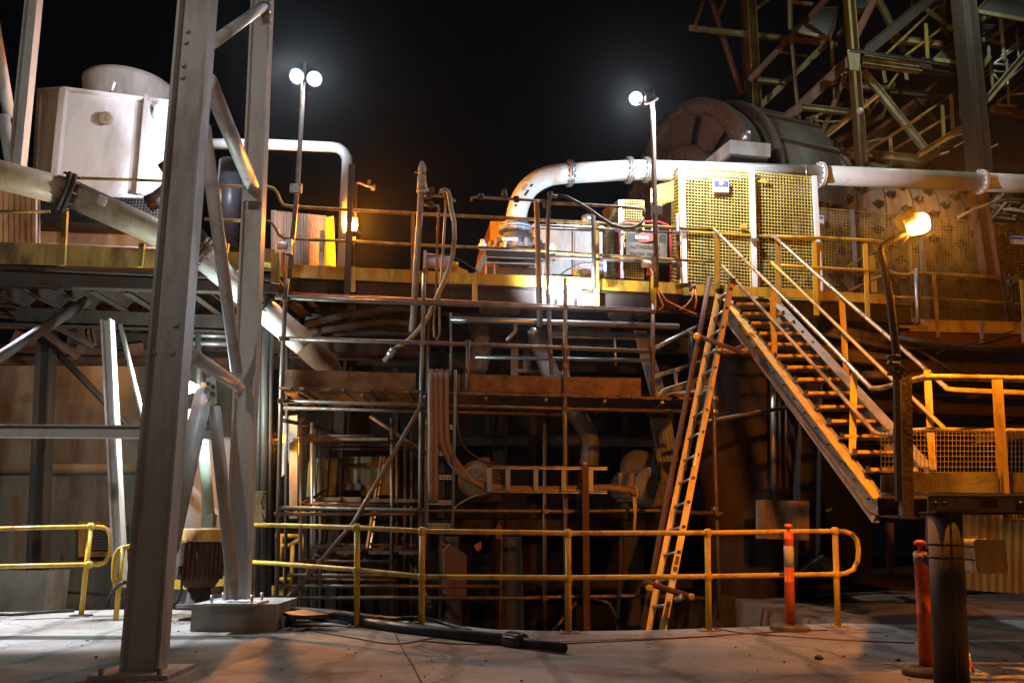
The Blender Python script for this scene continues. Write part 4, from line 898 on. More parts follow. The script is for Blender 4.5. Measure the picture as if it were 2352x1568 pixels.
o.build('danger_oval', signr, sg); flat_text('DANGER', D((1480, 546), 13.755), .085, nsg, signw, sg, bold=.003)
flat_text('AUTHORISED', D((1482, 568), 13.78), .092, nsg, signk, sg, bold=.002); flat_text('ENTRY ONLY', D((1482, 585), 13.78), .092, nsg, signk, sg, bold=.002)
rf = MB().tube([D(p, 13.7) for p in ((1422, 640), (1424, 530), (1428, 512), (1440, 507), (1515, 510), (1534, 517), (1540, 530), (1540, 640))], .022, 8); rf.build('red_frame', signr, sg)

# long back fence -------------------------------------------------------------
fn = thing('mesh_fence', 'long dim yellow wire mesh fence behind the big sodium lamp', 'fence', D((2100, 735), 14.6))
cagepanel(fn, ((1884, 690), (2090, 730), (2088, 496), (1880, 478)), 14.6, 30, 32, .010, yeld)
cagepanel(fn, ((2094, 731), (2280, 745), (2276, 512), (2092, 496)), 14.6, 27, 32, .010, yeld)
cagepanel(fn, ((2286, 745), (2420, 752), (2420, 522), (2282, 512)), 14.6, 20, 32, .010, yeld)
for a, b in (((1957, 482), (1970, 705)), ((2110, 500), (2132, 735)), ((2267, 512), (2290, 742))): MB().bar(D(a, 14.55), D(b, 14.55), .07, .06, up=(0, 1, 0)).build('post', galv, fn)
for a, b, c_, d_ in ((2320, 541, 2352, 560), (1880, 494, 1892, 512)):
    MB().slab(sq(a, b, c_, d_, 14.45), .006).build('sign_plate', signw, fn); MB().slab(sq(a + 2, b + 2, c_ - 2, b + 8, 14.44), .004).build('sign_band', signb, fn)

# far deck on the right --------------------------------------------------------
rd = thing('far_deck', 'raised deck with yellow toe board continuing past the big sodium lamp', 'walkway', D((2200, 760), 12.5))
dr_ = 12.6
MB().slab([D(p, dr_) for p in ((2090, 761), (2420, 768), (2420, 741), (2090, 733))], .012).build('toe_board', yel, rd)
MB().csec(D((2070, 782), dr_ + .05), D((2420, 790), dr_ + .05), .30, .09, .012).build('edge_channel', redox, rd)
q = [D(p, dr_ + .05) for p in ((2070, 765), (2420, 770))]
MB().slab([q[0], q[0] + Vector((0, 5, 0)), q[1] + Vector((0, 5, 0)), q[1]], .04).build('deck_plate', rustd, rd)
MB().slab([D(p, dr_ - .03) for p in ((2056, 732), (2065, 752), (2100, 756), (2135, 748), (2120, 734), (2080, 730))], .02).build('sacking', mat('hessian', (.42, .30, .18), .9, 0, (.25, .15, .08), .4, 9, .4), rd)
for x in (2254, 2350): MB().bar(D((x, 738), dr_ - .05), D((x + 2, 788), dr_ - .05), .07, .012, up=(0, 1, 0)).build('stanchion_plate', cream, rd)
h3 = thing('deck_handrail', 'weathered yellow handrail of the deck past the big sodium lamp', 'handrail', D((2200, 700), 12.5))
MB().tube([D(p, 12.5) for p in ((2043, 623), (2060, 629), (2080, 631), (2100, 627), (2115, 627), (2200, 632), (2420, 645))], .026, 10).build('top_rail', yeld, h3)
MB().tube([D(p, 12.5) for p in ((2055, 681), (2200, 688), (2420, 702))], .022, 10).build('mid_rail', yeld, h3)
for x, a, b in ((2145, 631, 775), (2346, 642, 785)): MB().bar(D((x, a), 12.45), D((x + 10, b), 12.45), .06, .02, up=(0, 1, 0)).build('stanchion', yeld, h3)
MB().tube([D((2104, 617), 12.3), D((2108, 742), 12.3)], .038, 10).build('blue_post', galv, h3)
for pts, lab, r in ((((2060, 775), (2150, 793), (2250, 801), (2420, 800)), 'thick black hose drooping under the deck past the big sodium lamp', .045), (((2150, 812), (2190, 795), (2240, 785), (2330, 760)), 'thin black cable looping under the far deck', .014)):
    tag(MB().tube([D(p, 12.2) for p in pts], r, 10).build('black_hose', rubber), lab, 'hose')
# structure right below the far deck: beams and pipes
rs = thing('pipe_rack', 'rusty beams and pipes stacked below the far deck behind the stairs', 'steel framing', D((2200, 830), 13.5))
for a, b, w, dd_, m in (((1790, 765), (2420, 800), .25, 14.5, rustm), ((1830, 800), (2040, 830), .22, 13.8, cream), ((2010, 838), (2420, 852), .20, 13.6, rustm), ((1900, 880), (2420, 905), .3, 15, rustd), ((1980, 930), (2420, 950), .2, 14.2, rustm), ((1880, 735), (2040, 745), .16, 14.2, rustm), ((2070, 905), (2352, 985), .12, 14.8, rustm), ((2240, 1005), (2420, 985), .2, 13, dirty_cream)):
    MB().hsec(D(a, dd_), D(b, dd_), w, .15, .014, .01).build('beam', m, rs)
for a, b, r in (((1860, 742), (2030, 780), .09), ((1880, 760), (2060, 800), .06), ((1500, 705), (1800, 760), .04), ((1985, 860), (2420, 870), .07), ((2060, 770), (2200, 860), .03)):
    MB().tube([D(a, 13.4), D(b, 13.4)], r, 10).build('pipe', oldp, rs)
rj = random.Random(21)
for k in range(14):
    x = 1900 + rj.random() * 420; y = 850 + rj.random() * 120; MB().box(D((x, y), 13.6 + rj.random() * 1.2), .1 + .3 * rj.random(), .2, .06 + .2 * rj.random(), rj.random()).build('bracket', rustm if k % 2 else rustd, rs)
# ------------------------------------------------------------------ ball mill behind the cage
ml = thing('ball_mill', 'huge dark ball mill drum with spoked end head and ring gear guard behind the cage', 'mill', D((1560, 490), 19))
axm = Vector((.93, .37, 0)).normalized()
c0 = Y((1556, 490), 19.0); Rr = px(282, 19.0) * .98
millm = mat('mill_steel', (.12, .10, .09), .6, .1, (.09, .06, .045), .5, 1.4, .3)
millr = mat('mill_oxide', (.10, .078, .066), .65, 0, (.10, .06, .045), .5, 1.6, .3)
MB().lathe(c0, [(Rr * .86, 0), (Rr, 0), (Rr, .22), (Rr * .96, .26), (Rr * .96, .6), (Rr * .86, .6)], axm, 64, ring=True).build('head_rim', millr, ml)
MB().lathe(c0 + axm * .42, [(Rr * .87, 0), (Rr * .87, .05)], axm, 48).build('head_plate', darks, ml)
rh = px(165, 19)
MB().lathe(c0 - axm * .15, [(rh * .5, -.12), (rh * .9, -.12), (rh, 0), (rh * 1.02, .5)], axm, 48).build('hub', millr, ml)
u_ = axm.cross(Vector((0, 0, 1))).normalized()
for k in range(28):
    an = 2 * math.pi * k / 28; q = c0 - axm * .27 + (u_ * math.cos(an) + Vector((0, 0, 1)) * math.sin(an)) * rh * .80
    MB().cyl(q, q - axm * .06, .06, 6).build('hub_bolt', millm, ml)
for k in range(10):
    an = 2 * math.pi * (k + .35) / 10; d_ = u_ * math.cos(an) + Vector((0, 0, 1)) * math.sin(an); s_ = axm.cross(d_)
    pr = [c0 + d_ * rh * .95 + s_ * .42, c0 + d_ * rh * .95 - s_ * .42, c0 + d_ * Rr * .60 - s_ * .2, c0 + d_ * Rr * .88 - s_ * .45, c0 + d_ * Rr * .88 + s_ * .45, c0 + d_ * Rr * .60 + s_ * .2]
    MB().slab(pr, .22).build('spoke', millr, ml)
# ring gear guard (covers the upper half)
g0 = c0 + axm * 1.0; gr = Rr * .99; n = 20
mb = MB(); gd = []
for k in range(n + 1):
    an = math.pi * (-.05 + 1.10 * k / n); d_ = u_ * math.cos(an) + Vector((0, 0, 1)) * math.sin(an); gd.append(d_)
for k, d_ in enumerate(gd):
    for rr_, hh_ in ((gr * .72, 0), (gr, 0), (gr, 1.7), (gr * .72, 1.7)): mb.v.append(g0 + d_ * rr_ + axm * hh_)
for k in range(n):
    for j in range(4): a = k * 4 + j; b = k * 4 + (j + 1) % 4; mb.face((a, b, b + 4, a + 4), j == 1)
mb.build('gear_guard', mat('guard_paint', (.12, .11, .10), .6, .1, (.08, .06, .05), .5, 1.6, .3), ml)
for k in range(6, n, 1):
    for hh_ in (0.0, 1.7): 
        q = g0 + gd[k] * gr * 1.01 + axm * hh_; MB().box(q, .12, .12, .16, .6).build('guard_lug', millm, ml)
mb = MB().lathe(c0 + axm * .8, [(Rr * .98, 0), (Rr * 1.03, .02), (Rr * 1.03, .16), (Rr * .98, .18)], axm, 64, ring=True); mb.build('guard_ring', millm, ml)
sr = Rr * .83
s0 = c0 + axm * 2.4
MB().lathe(s0, [(sr, 0), (sr, 9.5)], axm, 56).build('shell', mat('shell_plate', (.34, .25, .19), .6, .1, (.14, .085, .06), .5, 1.2, .3), ml)
for k in range(21):
    for j in range(10):
        an = math.pi * (-.30 + .085 * j + (.0425 if k % 2 else 0))
        d_ = u_ * math.cos(an) + Vector((0, 0, 1)) * math.sin(an)
        q = s0 + axm * (.35 + k * .44) + d_ * sr
        mb = MB(); mb.lathe(q, [(.10, 0), (.10, .035), (.04, .06), (.04, .15)], d_, 6, False); tn = axm.cross(d_)
        mb.slab([q + axm * .20 + d_ * .01, q + tn * .12 + d_ * .02, q - axm * .20 + d_ * .01, q - tn * .12 + d_ * .02], .03); mb.build('liner_bolt', rustd, ml)
for k in range(10):
    MB().lathe(s0 + axm * (.13 + k * .88), [(sr * 1.0, 0), (sr * 1.008, .01), (sr * 1.008, .03), (sr, .04)], axm, 56, ring=True).build('shell_seam', darks, ml)
for k in range(44):
    an = 2 * math.pi * k / 44; d_ = u_ * math.cos(an) + Vector((0, 0, 1)) * math.sin(an)
    if d_.z > -.2: MB().cyl(c0 + d_ * Rr * .93 - axm * .06, c0 + d_ * Rr * .93 + axm * .02, .05, 6).build('rim_bolt', millm, ml)
for k in range(3, n, 2):
    q = g0 + gd[k] * gr; MB().bar(q, q + axm * 1.7, .06, .14, up=gd[k]).build('guard_rib', millm, ml)
for k in range(2, n, 3):
    MB().bar(g0 + gd[k] * gr * .74 - axm * .06, g0 + gd[k] * gr - axm * .06, .10, .12, up=axm).build('guard_rib', millm, ml)
hd = thing('vent_hood', 'pale grey box hood with a stub pipe above the white pipe', 'hood', D((1710, 350), 15.5))
A = [D(p, d) for p, d in (((1652, 346), 16.2), ((1676, 357), 15.2), ((1771, 363), 15.6), ((1771, 330), 15.6), ((1676, 322), 15.2), ((1652, 343), 16.2))]
bk = Vector((.35, 1.1, 0))
mb = MB(); q = [D((1677, 352), 15.2), D((1770, 361), 15.2), D((1770, 330), 15.2), D((1677, 321), 15.2)]; l0, l1 = D((1652, 366), 16.3), D((1652, 345), 16.3)
l0 = q[0] + Vector((-.30, 1.0, 0)); l1 = q[3] + Vector((-.30, 1.0, 0)); r0 = q[1] + Vector((-.30, 1.0, 0)); r1 = q[2] + Vector((-.3, 1.0, 0))
mb.v = q + [l0, r0, r1, l1]
for f in ((0, 1, 2, 3), (4, 0, 3, 7), (1, 5, 6, 2), (3, 2, 6, 7), (5, 4, 7, 6), (4, 5, 1, 0)): mb.face(f)
mb.build('box', mat('hood_grey', (.45, .46, .46), .5, .1, (.22, .20, .18), .4, 2.5), hd)
MB().lathe(D((1714, 328), 15.7), [(.13, 0), (.13, .22), (.10, .26)], (0, 0, 1), 20).build('stub_pipe', galv, hd)
mb = MB(); mb.slab([v + Vector((.05 if i in (0, 3) else -.05, .06, -.05)) for i, v in enumerate((q[0], q[1], r0, l0))], .04); mb.build('inner_rim', darks, hd)

# ------------------------------------------------------------------ steel tower, upper right
tw = thing('steel_tower', 'tall open steel tower of columns, braces and beams rising behind the mill', 'tower', D((1960, 370), 18))
olive = mat('tower_paint', (.27, .245, .12), .6, 0, (.13, .08, .045), .5, 1.8, .15)
def tE(a, b, w, d, m=olive, nm='brace', b2=None, d2=None, bw=None):
    p = D(cE(*a), d); q = D(cE(*b), d2 or d); ww = px(w * .3408, (p.y + q.y) / 2)
    up = (1, 0, 0) if abs((q - p).normalized().z) > .8 else (0, 0, 1)
    MB().hsec(p, q, ww, bw or ww * .8, max(.012, ww * .08), max(.008, ww * .06), up=up).build(nm, m, tw)
tE((483, -300), (545, 870), 66, 19.5, nm='column', bw=.5)
tE((1150, -300), (1258, 1100), 56, 17, nm='column', bw=.3)
tE((1915, -300), (2055, 1180), 105, 15.5, rustd, 'column', bw=.5)
tE((435, -200), (472, 620), 18, 20.5, redox, 'column')
tE((1760, -200), (1830, 300), 50, 20, olive, 'column')
for a, b, w in (((770, -80), (775, 200), 30), ((780, 240), (822, 700), 24), ((1055, 280), (1075, 700), 24)): tE(a, b, w, 18.5, olive, 'post')
for a, b, w, d, m in (((95, 190), (1095, 300), 34, 19.5, olive), ((130, 195), (190, 10), 26, 19.5, redox), ((555, 540), (740, 560), 34, 19, olive), ((700, 350), (890, 380), 14, 19.5, cream), ((860, 722), (1190, 760), 42, 17.2, olive), ((1265, 412), (1650, 462), 70, 16.8, dirty_cream),
        ((1645, 440), (1870, 475), 90, 16.8, darks), ((1450, 262), (1805, 305), 44, 18, dirty_cream), ((1050, 560), (1480, 610), 44, 18.5, olive), ((1440, 620), (1900, 660), 40, 18, darks), ((540, 985), (960, 1030), 60, 18, olive), ((1160, 1030), (1650, 1080), 60, 17.5, olive), ((1180, 340), (1900, 450), 22, 16.6, darks),
        ((760, 10), (930, 30), 20, 19, dirty_cream)): tE(a, b, w, d, m, 'beam')
for a, b, w, d, m in (((215, -80), (445, 640), 36, 19.8, redox), ((300, 100), (350, -30), 28, 20, redox), ((500, 545), (1035, -20), 44, 18.8, redox), ((520, 85), (640, -10), 24, 19.5, olive), ((575, 715), (1040, 280), 44, 19.5, olive), ((605, 945), (1180, 400), 74, 17.5, redox), ((700, 800), (1160, 480), 24, 18, olive),
        ((910, 1100), (1150, 500), 34, 17.3, redox), ((1265, 480), (1690, 1010), 48, 17.2, dirty_cream), ((1340, -60), (1570, 400), 42, 19, olive), ((1270, 1000), (1880, 500), 46, 18.5, darks), ((1080, 1090), (1770, 560), 34, 18.8, redox), ((1290, 350), (1760, -40), 80, 17.2, darks), ((1190, 300), (1360, -40), 54, 17.3, redox),
        ((1100, 240), (1330, -10), 34, 18.5, olive), ((1620, 640), (1800, 900), 40, 18.4, darks), ((900, 1000), (1180, 770), 40, 18.4, yeld), ((980, 1010), (1400, 780), 40, 18.6, rustm), ((1690, 60), (1870, 200), 26, 19, MATS['pale_green_paint']), ((1560, 200), (1600, 10), 22, 19, redox),
        ((2060, 720), (2400, 320), 44, 16, dirty_cream), ((2050, 560), (2110, 690), 24, 16.4, olive), ((1380, 840), (1480, 560), 18, 19, redox)): tE(a, b, w, d, m)
# knee plates
for a in (((1160, 335), (1250, 340), (1240, 480), (1180, 470)), ((580, 860), (615, 850), (600, 950), (580, 940))): MB().slab([D(cE(*p), 16.6) for p in a], .03).build('gusset_plate', olive, tw)
MB().lathe(D(cE(1247, 750), 16.4), [(.07, -.03), (.09, .02), (.02, .1)], (0, -1, 0), 14).build('sensor', white, tw)
# hand rails and stairs in the tower
st = thing('tower_stairs', 'orange lit open stair flights and handrails inside the steel tower', 'stairs', D(cE(1500, 900), 17.5))
def rE(a, b, r, d, m=yeld, nm='handrail', d2=None): MB().tube([D(cE(*a), d), D(cE(*b), d2 or d)], r, 8).build(nm, m, st)
for a, b in (((1290, 960), (1440, 930)), ((1440, 930), (1940, 590)), ((1470, 1010), (1945, 725)), ((1420, 370), (1800, 10)), ((1550, 380), (1880, 130)), ((940, 790), (1130, 700)), ((930, 890), (960, 900)), ((1280, 800), (1500, 500))): rE(a, b, .035, 17.6)
for x, y0_, y1_ in ((1450, 930, 1100), (1800, 710, 940), (1690, 160, 400), (1860, 640, 880), (950, 780, 990), (1550, 470, 540), (1405, 480, 560), (1290, 670, 760), (2000, 0, 120), (1920, 560, 800)):
    MB().bar(D(cE(x, y0_), 17.5), D(cE(x + 12, y1_), 17.5), .09, .03, up=(0, 1, 0)).build('stanchion', yeld, st)
rE((920, 800), (935, 775), .03, 17.3); rE((935, 810), (1010, 825), .03, 17.3, yeld); rE((1010, 825), (1110, 820), .03, 17.3)
for a, b, w in (((1640, 1045), (1960, 845), 46), ((950, 975), (1370, 640), 34), ((1180, 1090), (1640, 800), 20)):
    p, q_ = D(cE(*a), 17.2), D(cE(*b), 17.2); MB().csec(p, q_, px(w * .34, 17.2), .08, .012).build('stringer', MATS['orange_frame_paint'], st)
for k in range(8):
    x = 1660 + k * 40; y = 1062 - k * 25; a = D(cE(x, y), 17.4); MB().box(a + Vector((0, .5, 0)), .28, 1.0, .04).build('tread', galv, st)
for a, b in (((1790, 1040), (1840, 1025)), ((1885, 990), (1965, 945)), ((2085, 1015), (2170, 975)), ((1870, 925), (1930, 905))): MB().bar(D(cE(*a), 17.1), D(cE(*b), 17.1), .08, .03).build('lit_edge', white, st)
# gratings seen from below
gt = thing('tower_gratings', 'steel mesh floor gratings of the tower landings seen from below', 'grating', D(cE(1000, 100), 18))
for pts, ds in ((((835, 215), (1040, 260), (1110, 60), (960, 60)), (18, 18, 20.5, 20.5)), (((1210, 90), (1300, 60), (1330, -60), (1215, -60)), (18, 18, 20, 20)), (((1750, 405), (1910, 425), (1905, 290), (1840, 320)), (16.6, 16.6, 18.4, 18.4)), (((2000, 300), (2080, 270), (2180, 185), (1995, 170)), (16, 16, 18, 18)),
                (((2040, 80), (2420, 150), (2420, -80), (2180, -80)), (15.5, 15.5, 18, 18)), (((2120, 380), (2060, 470), (2080, 400), (2130, 330)), (16, 16, 17, 17))):
    q = [D(cE(*p), d) for p, d in zip(pts, ds)]; MB().mesh_panel(q[0], q[1], q[2], q[3], 44, 26, .014).build('grating_panel', galv, gt, 'stuff')
    for a, b in ((0, 1), (1, 2), (2, 3), (3, 0)): MB().bar(q[a], q[b], .05, .10).build('grating_frame', olive, gt)
# floodlit scaffold at the top right edge
us = thing('upper_scaffold', 'greenish floodlit scaffold platform at the top right edge of the tower', 'scaffold', D(cE(2200, 400), 16))
gw = mat('pale_scaffold_steel', (.45, .47, .42), .4, .5, (.22, .2, .15), .3, 6)
for a, b, r in (((2190, 60), (2220, 410), .05), ((2110, 310), (2145, 600), .045), ((2235, 400), (2250, 700), .03), ((2150, 430), (2420, 240), .03), ((2140, 620), (2420, 400), .03), ((2170, 690), (2420, 520), .03), ((2150, 430), (2280, 445), .03), ((2130, 480), (2260, 490), .025), ((2140, 490), (2200, 560), .02), ((2160, 570), (2290, 580), .03), ((2230, 640), (2420, 630), .025), ((2200, 380), (2420, 190), .03), ((2300, 200), (2320, 420), .03), ((2160, 700), (2300, 720), .03), ((2040, 550), (2160, 470), .02), ((2030, 520), (2110, 470), .02)):
    MB().tube([D(cE(*a), 16.3), D(cE(*b), 16.3)], r, 8).build('tube', gw, us)
for a, b, w in (((2040, 140), (2420, -30), 60), ((2010, 330), (2420, 60), 44), ((2120, 745), (2420, 790), 70), ((2040, 260), (2180, 300), 20)):
    p, q_ = D(cE(*a), 16.8), D(cE(*b), 16.8); MB().csec(p, q_, px(w * .34, 16.8), .1, .012).build('beam', olive if w < 65 else redox, us)
# bits behind the fence at right
bx = thing('lit_equipment', 'pale pipes and brackets glimpsed behind the mesh fence at the far right', 'machinery', D((2290, 480), 17))
rq = random.Random(8)
for k in range(18):
    x, y = 2255 + rq.random() * 95, 455 + rq.random() * 50; a = D((x, y), 17 + rq.random()); L = .2 + .4 * rq.random()
    MB().bar(a, a + Vector((L, .1, -.02 if k % 3 else L)), .05, .04).build('bracket', cream if k % 2 else white, bx)
for k in range(10):
    x, y = 2305 + rq.random() * 35, 610 + rq.random() * 110; a = D((x, y), 16.2); MB().bar(a, a + Vector((.25 - .5 * rq.random(), .1, -.3 * rq.random() - .1)), .04, .04).build('bracket', galv, bx)
t = thing('pipe_support', 'broad brown column carrying the white pipe near its last flange', 'column', D((2255, 700), 14.4)); MB().hsec(D((2245, 440), 14.4), D((2292, 742), 14.4), .28, .25, .02, .015, up=(1, 0, 0)).build('shaft', redox, t)
tag(MB().tube([D(p, 14.2) for p in ((2200, 500), (2240, 480), (2290, 462), (2330, 458), (2400, 462))], .03, 8).build('hose', mat('hose_tan', (.3, .24, .16)), None), 'tan braided hose draped across the fence top at the far right', 'hose')
# ------------------------------------------------------------------ scaffold in front of the deck
SD = 11.2
sf = thing('scaffold', 'steel tube scaffold with timber toe boards in front of the main deck', 'scaffold', D((1000, 1400), SD))
def sT(pts, r=.027, d=SD, m=tube, nm='ledger'): return MB().tube([D(p, d) for p in pts], r, 10).build(nm, m, sf)
stand = [((660, 640), (655, 690), (647, 871), (640, 1150), (634, 1420)), ((974, 628), (973, 700), (968, 860), (966, 1100), (965, 1450)), ((1298, 638), (1298, 900), (1298, 1240), (1300, 1480)), ((1499, 700), (1500, 910))]
for i, s in enumerate(stand): sT(s, .030, SD, tube, 'standard')
sT(((632, 683), (818, 691), (1148, 703), (1495, 717)), .030)
sT(((632, 678), (818, 685), (1148, 697), (1495, 711)), .020, SD + .25)
sT(((640, 777), (973, 787), (1148, 793), (1495, 807)), .030)
sT(((1075, 783), (1074, 897)), .030, SD - .06, tube, 'standard')
sT(((640, 921), (973, 929), (1298, 938), (1620, 946)), .027)
sT(((640, 936), (1298, 952)), .025, SD + .5)
for x, y in ((655, 686), (649, 779), (973, 694), (971, 788), (1075, 787), (1298, 706), (1298, 797), (1499, 717), (1499, 807), (1298, 940), (966, 930), (1298, 840)): coupler(D((x, y), SD - .02)).build('coupler', tube, sf)
for pts in (((655, 848), (955, 857), (955, 896), (653, 889)), ((1046, 858), (1296, 865), (1296, 903), (1046, 897)), ((1300, 865), (1472, 868), (1472, 909), (1300, 904))):
    MB().slab([D(p, SD + .05) for p in pts][::-1], -.035).build('toe_board', wood, sf)
led = [((632, 683), (818, 691), (1148, 703), (1495, 717)), ((640, 777), (973, 787), (1148, 793), (1495, 807)), ((640, 921), (973, 929), (1298, 938), (1620, 946)), ((640, 1166), (1090, 1173), (1300, 1174), (1500, 1172), (1660, 1180)), ((630, 1372), (1200, 1373), (1300, 1370), (1480, 1368), (1620, 1374)), ((630, 1180), (965, 1180))]
for s_ in stand[:3] + [((1251, 950), (1251, 1470)), ((1641, 1000), (1648, 1240), (1652, 1420))]:
    for L_ in led[2:]:
        for a, b in zip(s_, s_[1:]):
            for c, d in zip(L_, L_[1:]):
                den = (b[0] - a[0]) * (d[1] - c[1]) - (b[1] - a[1]) * (d[0] - c[0])
                if abs(den) < 1e-6: continue
                u = ((c[0] - a[0]) * (d[1] - c[1]) - (c[1] - a[1]) * (d[0] - c[0])) / den; v = ((c[0] - a[0]) * (b[1] - a[1]) - (c[1] - a[1]) * (b[0] - a[0])) / den
                if 0 <= u <= 1 and 0 <= v <= 1: coupler(D((a[0] + u * (b[0] - a[0]), a[1] + u * (b[1] - a[1])), SD - .03)).build('coupler', tube, sf)
# deck planks (ends seen from the front edge, undersides from below)
zp = D((1000, 902), SD).z; rp_ = random.Random(4)
xa, xb = D((640, 900), SD).x, D((1610, 912), SD).x; npk = 34
for k in range(npk):
    x = xa + (xb - xa) * (k + .5) / npk; y = SD + TL * x - .06 + rp_.random() * .06; L = 1.3 + .15 * rp_.random(); zq = zp + rp_.random() * .012
    MB().box((x, y + L / 2, zq), (xb - xa) / npk - .012, L, .038).build('plank', wood, sf)
for k in range(7):
    x = xa + (xb - xa) * (k + .3) / 7; y = SD + TL * x; MB().tube([(x, y - .05, zp - .06), (x, y + 1.3, zp - .06)], .024, 8).build('transom', tube, sf)
back = SD + 1.25
for s in (((660, 690), (655, 1420)), ((985, 640), (975, 1450)), ((1300, 650), (1302, 1500))): sT(s, .026, back, tube, 'standard')
# return bay towards the ladder
for a, b, r in ((((1499, 866), 11.3), ((1622, 826), 12.6), .03), (((1508, 797), 11.3), ((1616, 742), 12.6), .03), (((1585, 762), 12.2), ((1587, 880), 12.2), .03), (((1552, 850), 11.9), ((1554, 900), 11.9), .03)):
    MB().tube([D(*a), D(*b)], r, 10).build('return_rail', galv, sf)
MB().slab([D((1505, 912), 11.3), D((1625, 884), 12.7), D((1628, 858), 12.7), D((1520, 893), 11.3)][::-1], -.03).build('toe_board', mat('bleached_timber', (.42, .38, .32), .7), sf)
MB().slab([D((1500, 912), 11.3), D((1628, 906), 11.5), D((1628, 886), 12.8), D((1540, 892), 12.8)], .04).build('plank', wood, sf)
for x, y, d_ in ((1585, 765, 12.1), (1586, 842, 12.1), (1553, 850, 11.8), (1590, 815, 12.0)): coupler(D((x, y), d_)).build('coupler', galv, sf)
# long raking tube across the tank
sT(((1600, 972), (1650, 963), (1720, 950), (1815, 934)), .03, 11.4, tube, 'raker')
sT(((1640, 850), (1641, 1000), (1648, 1240), (1652, 1420)), .030, 11.3, tube, 'standard')
for y in (915, 945, 1168): coupler(D((1641, y), 11.25)).build('coupler', galv, sf)
# lower ledgers
for pts, r in ((((640, 1166), (1090, 1173), (1300, 1174), (1500, 1172), (1660, 1180)), .028), (((630, 1372), (1200, 1373), (1300, 1370), (1480, 1368), (1620, 1374)), .028), (((635, 1345), (1150, 1346)), .026), (((630, 1180), (965, 1180)), .026), (((660, 1320), (960, 1322)), .024)):
    sT(pts, r)
sT(((1251, 950), (1251, 1470)), .028, 11.9, tube, 'standard')
sT(((650, 1390), (812, 1200), (968, 930)), .03, SD - .08, tube, 'brace')
sT(((850, 955), (985, 1045)), .03, SD + 1.2, tube, 'brace'); sT(((1230, 1500), (1325, 1380)), .028, 12, tube, 'brace'); sT(((1345, 1365), (1400, 1385), (1430, 1450)), .026, 12, tube, 'brace')
# scaffold bay going back beneath the deck (both sides receding)
bay = thing('scaffold_bay', 'deep scaffold bay with planks and uprights receding under the main deck', 'scaffold', D((820, 1300), 12.5))
for d_, xl, xr, yt in ((12.2, 690, 900, 1000), (13.2, 716, 912, 1010), (14.2, 722, 930, 1020), (15.4, 735, 945, 1030)):
    for x in (xl, xr): MB().tube([D((x, yt - 40), d_), D((x, 1420), d_)], .027, 8).build('standard', galv if x == xl else tube, bay)
    for y in (yt, 1160 - (d_ - 12) * 4, 1290 - (d_ - 12) * 12, 1330): MB().tube([D((xl - 6, y), d_), D((xr + 10, y + 2), d_)], .024, 8).build('transom', tube, bay)
for y0_, y1_ in ((1182, 1125), (965, 985), (1395, 1250)):
    MB().tube([D((652, y0_), 11.3), D((748, y1_), 15.4)], .028, 8).build('ledger', tube, bay)
MB().tube([D((988, 1392), 11.3), D((925, 1235), 14.5)], .03, 8).build('ledger', tube, bay)
MB().tube([D((630, 1408), 11.25), D((700, 1325), 12.4), D((740, 1245), 14)], .03, 8).build('brace', tube, bay)
for k in range(5): MB().box(D((785, 1010), 12.3 + k * .8) + Vector((0, 0, 0)), 1.35, .22, .04).build('plank', wood, bay)
pr_ = random.Random(9)
for k, (x, y, w_) in enumerate(((762, 1147, .34), (805, 1148, .34), (875, 1150, .95), (900, 1155, .6), (930, 1152, .5))): MB().box(D((x, y), 12.4 + .15 * k), w_, .5, .05 + .02 * (k % 2), .1 * (k % 3)).build('plank', wood, bay)
for k in range(9): MB().box(D((745 + 25 * k, 1255 + (k % 3) * 6), 12.6 + pr_.random()), .3, .9, .04, pr_.random() * .5).build('plank', mat('wet_timber', (.10, .085, .07), .4), bay)
for x in (1010 - 40, 1000 - 30): pass
# orange lit column and things glimpsed in the bay
t = thing('bay_column', 'pale column blazing orange in the light of the hidden lamp inside the scaffold bay', 'column', D((676, 1180), 13.2)); MB().bar(D((676, 955), 13.2), D((676, 1190), 13.2), .12, .12).build('shaft', cream, t)
MB().bar(D((694, 960), 13.4), D((694, 1200), 13.4), .05, .05).build('side_angle', galv, t)
t = thing('yellow_skip', 'yellow machine guard lit orange at the back of the scaffold bay', 'guard', D((745, 1100), 15.6))
MB().box(D((748, 1098), 15.8), .50, .5, .66).build('body', yel, t); MB().box(D((722, 1102), 15.7), .16, .4, .6).build('side', yel, t); MB().box(D((752, 1058), 15.75), .40, .45, .06).build('lid', cream, t)
t = thing('cream_cabinet', 'cream machine cabinet beside the yellow guard at the back of the scaffold bay', 'cabinet', D((845, 1100), 16))
MB().box(D((845, 1085), 16.2), 1.05, .6, .55).build('body', dirty_cream, t); MB().box(D((870, 1118), 16.1), .6, .5, .3).build('drawer', dirty_cream, t); MB().box(D((800, 1118), 15.8), .5, .3, .12).build('shelf', darks, t); MB().box(D((788, 1074), 15.85), .12, .05, .04).build('slot', blk, t)
t = thing('aluminium_ladder', 'thin aluminium ladder leaning far back inside the scaffold bay', 'ladder', D((850, 1230), 13.5))
a0, b0, a1, b1 = D((838, 1290), 13.0), D((846, 1290), 13.3), D((876, 1050), 13.8), D((884, 1050), 14.0)
MB().bar(a0, a1, .03, .07).build('rail', alum, t); MB().bar(b0, b1, .03, .07).build('rail', alum, t)
for k in range(9): f = (k + .5) / 9; MB().cyl(a0.lerp(a1, f), b0.lerp(b1, f), .016, 6).build('rung', alum, t)
t = thing('bulkhead_lamp', 'bulkhead lamp burning out of sight inside the scaffold bay', 'lamp', LB); MB().lathe(LB + Vector((0, .12, 0)), [(.07, 0), (.07, .05), (.03, .06)], (0, 1, 0), 12).build('housing', blk, t)
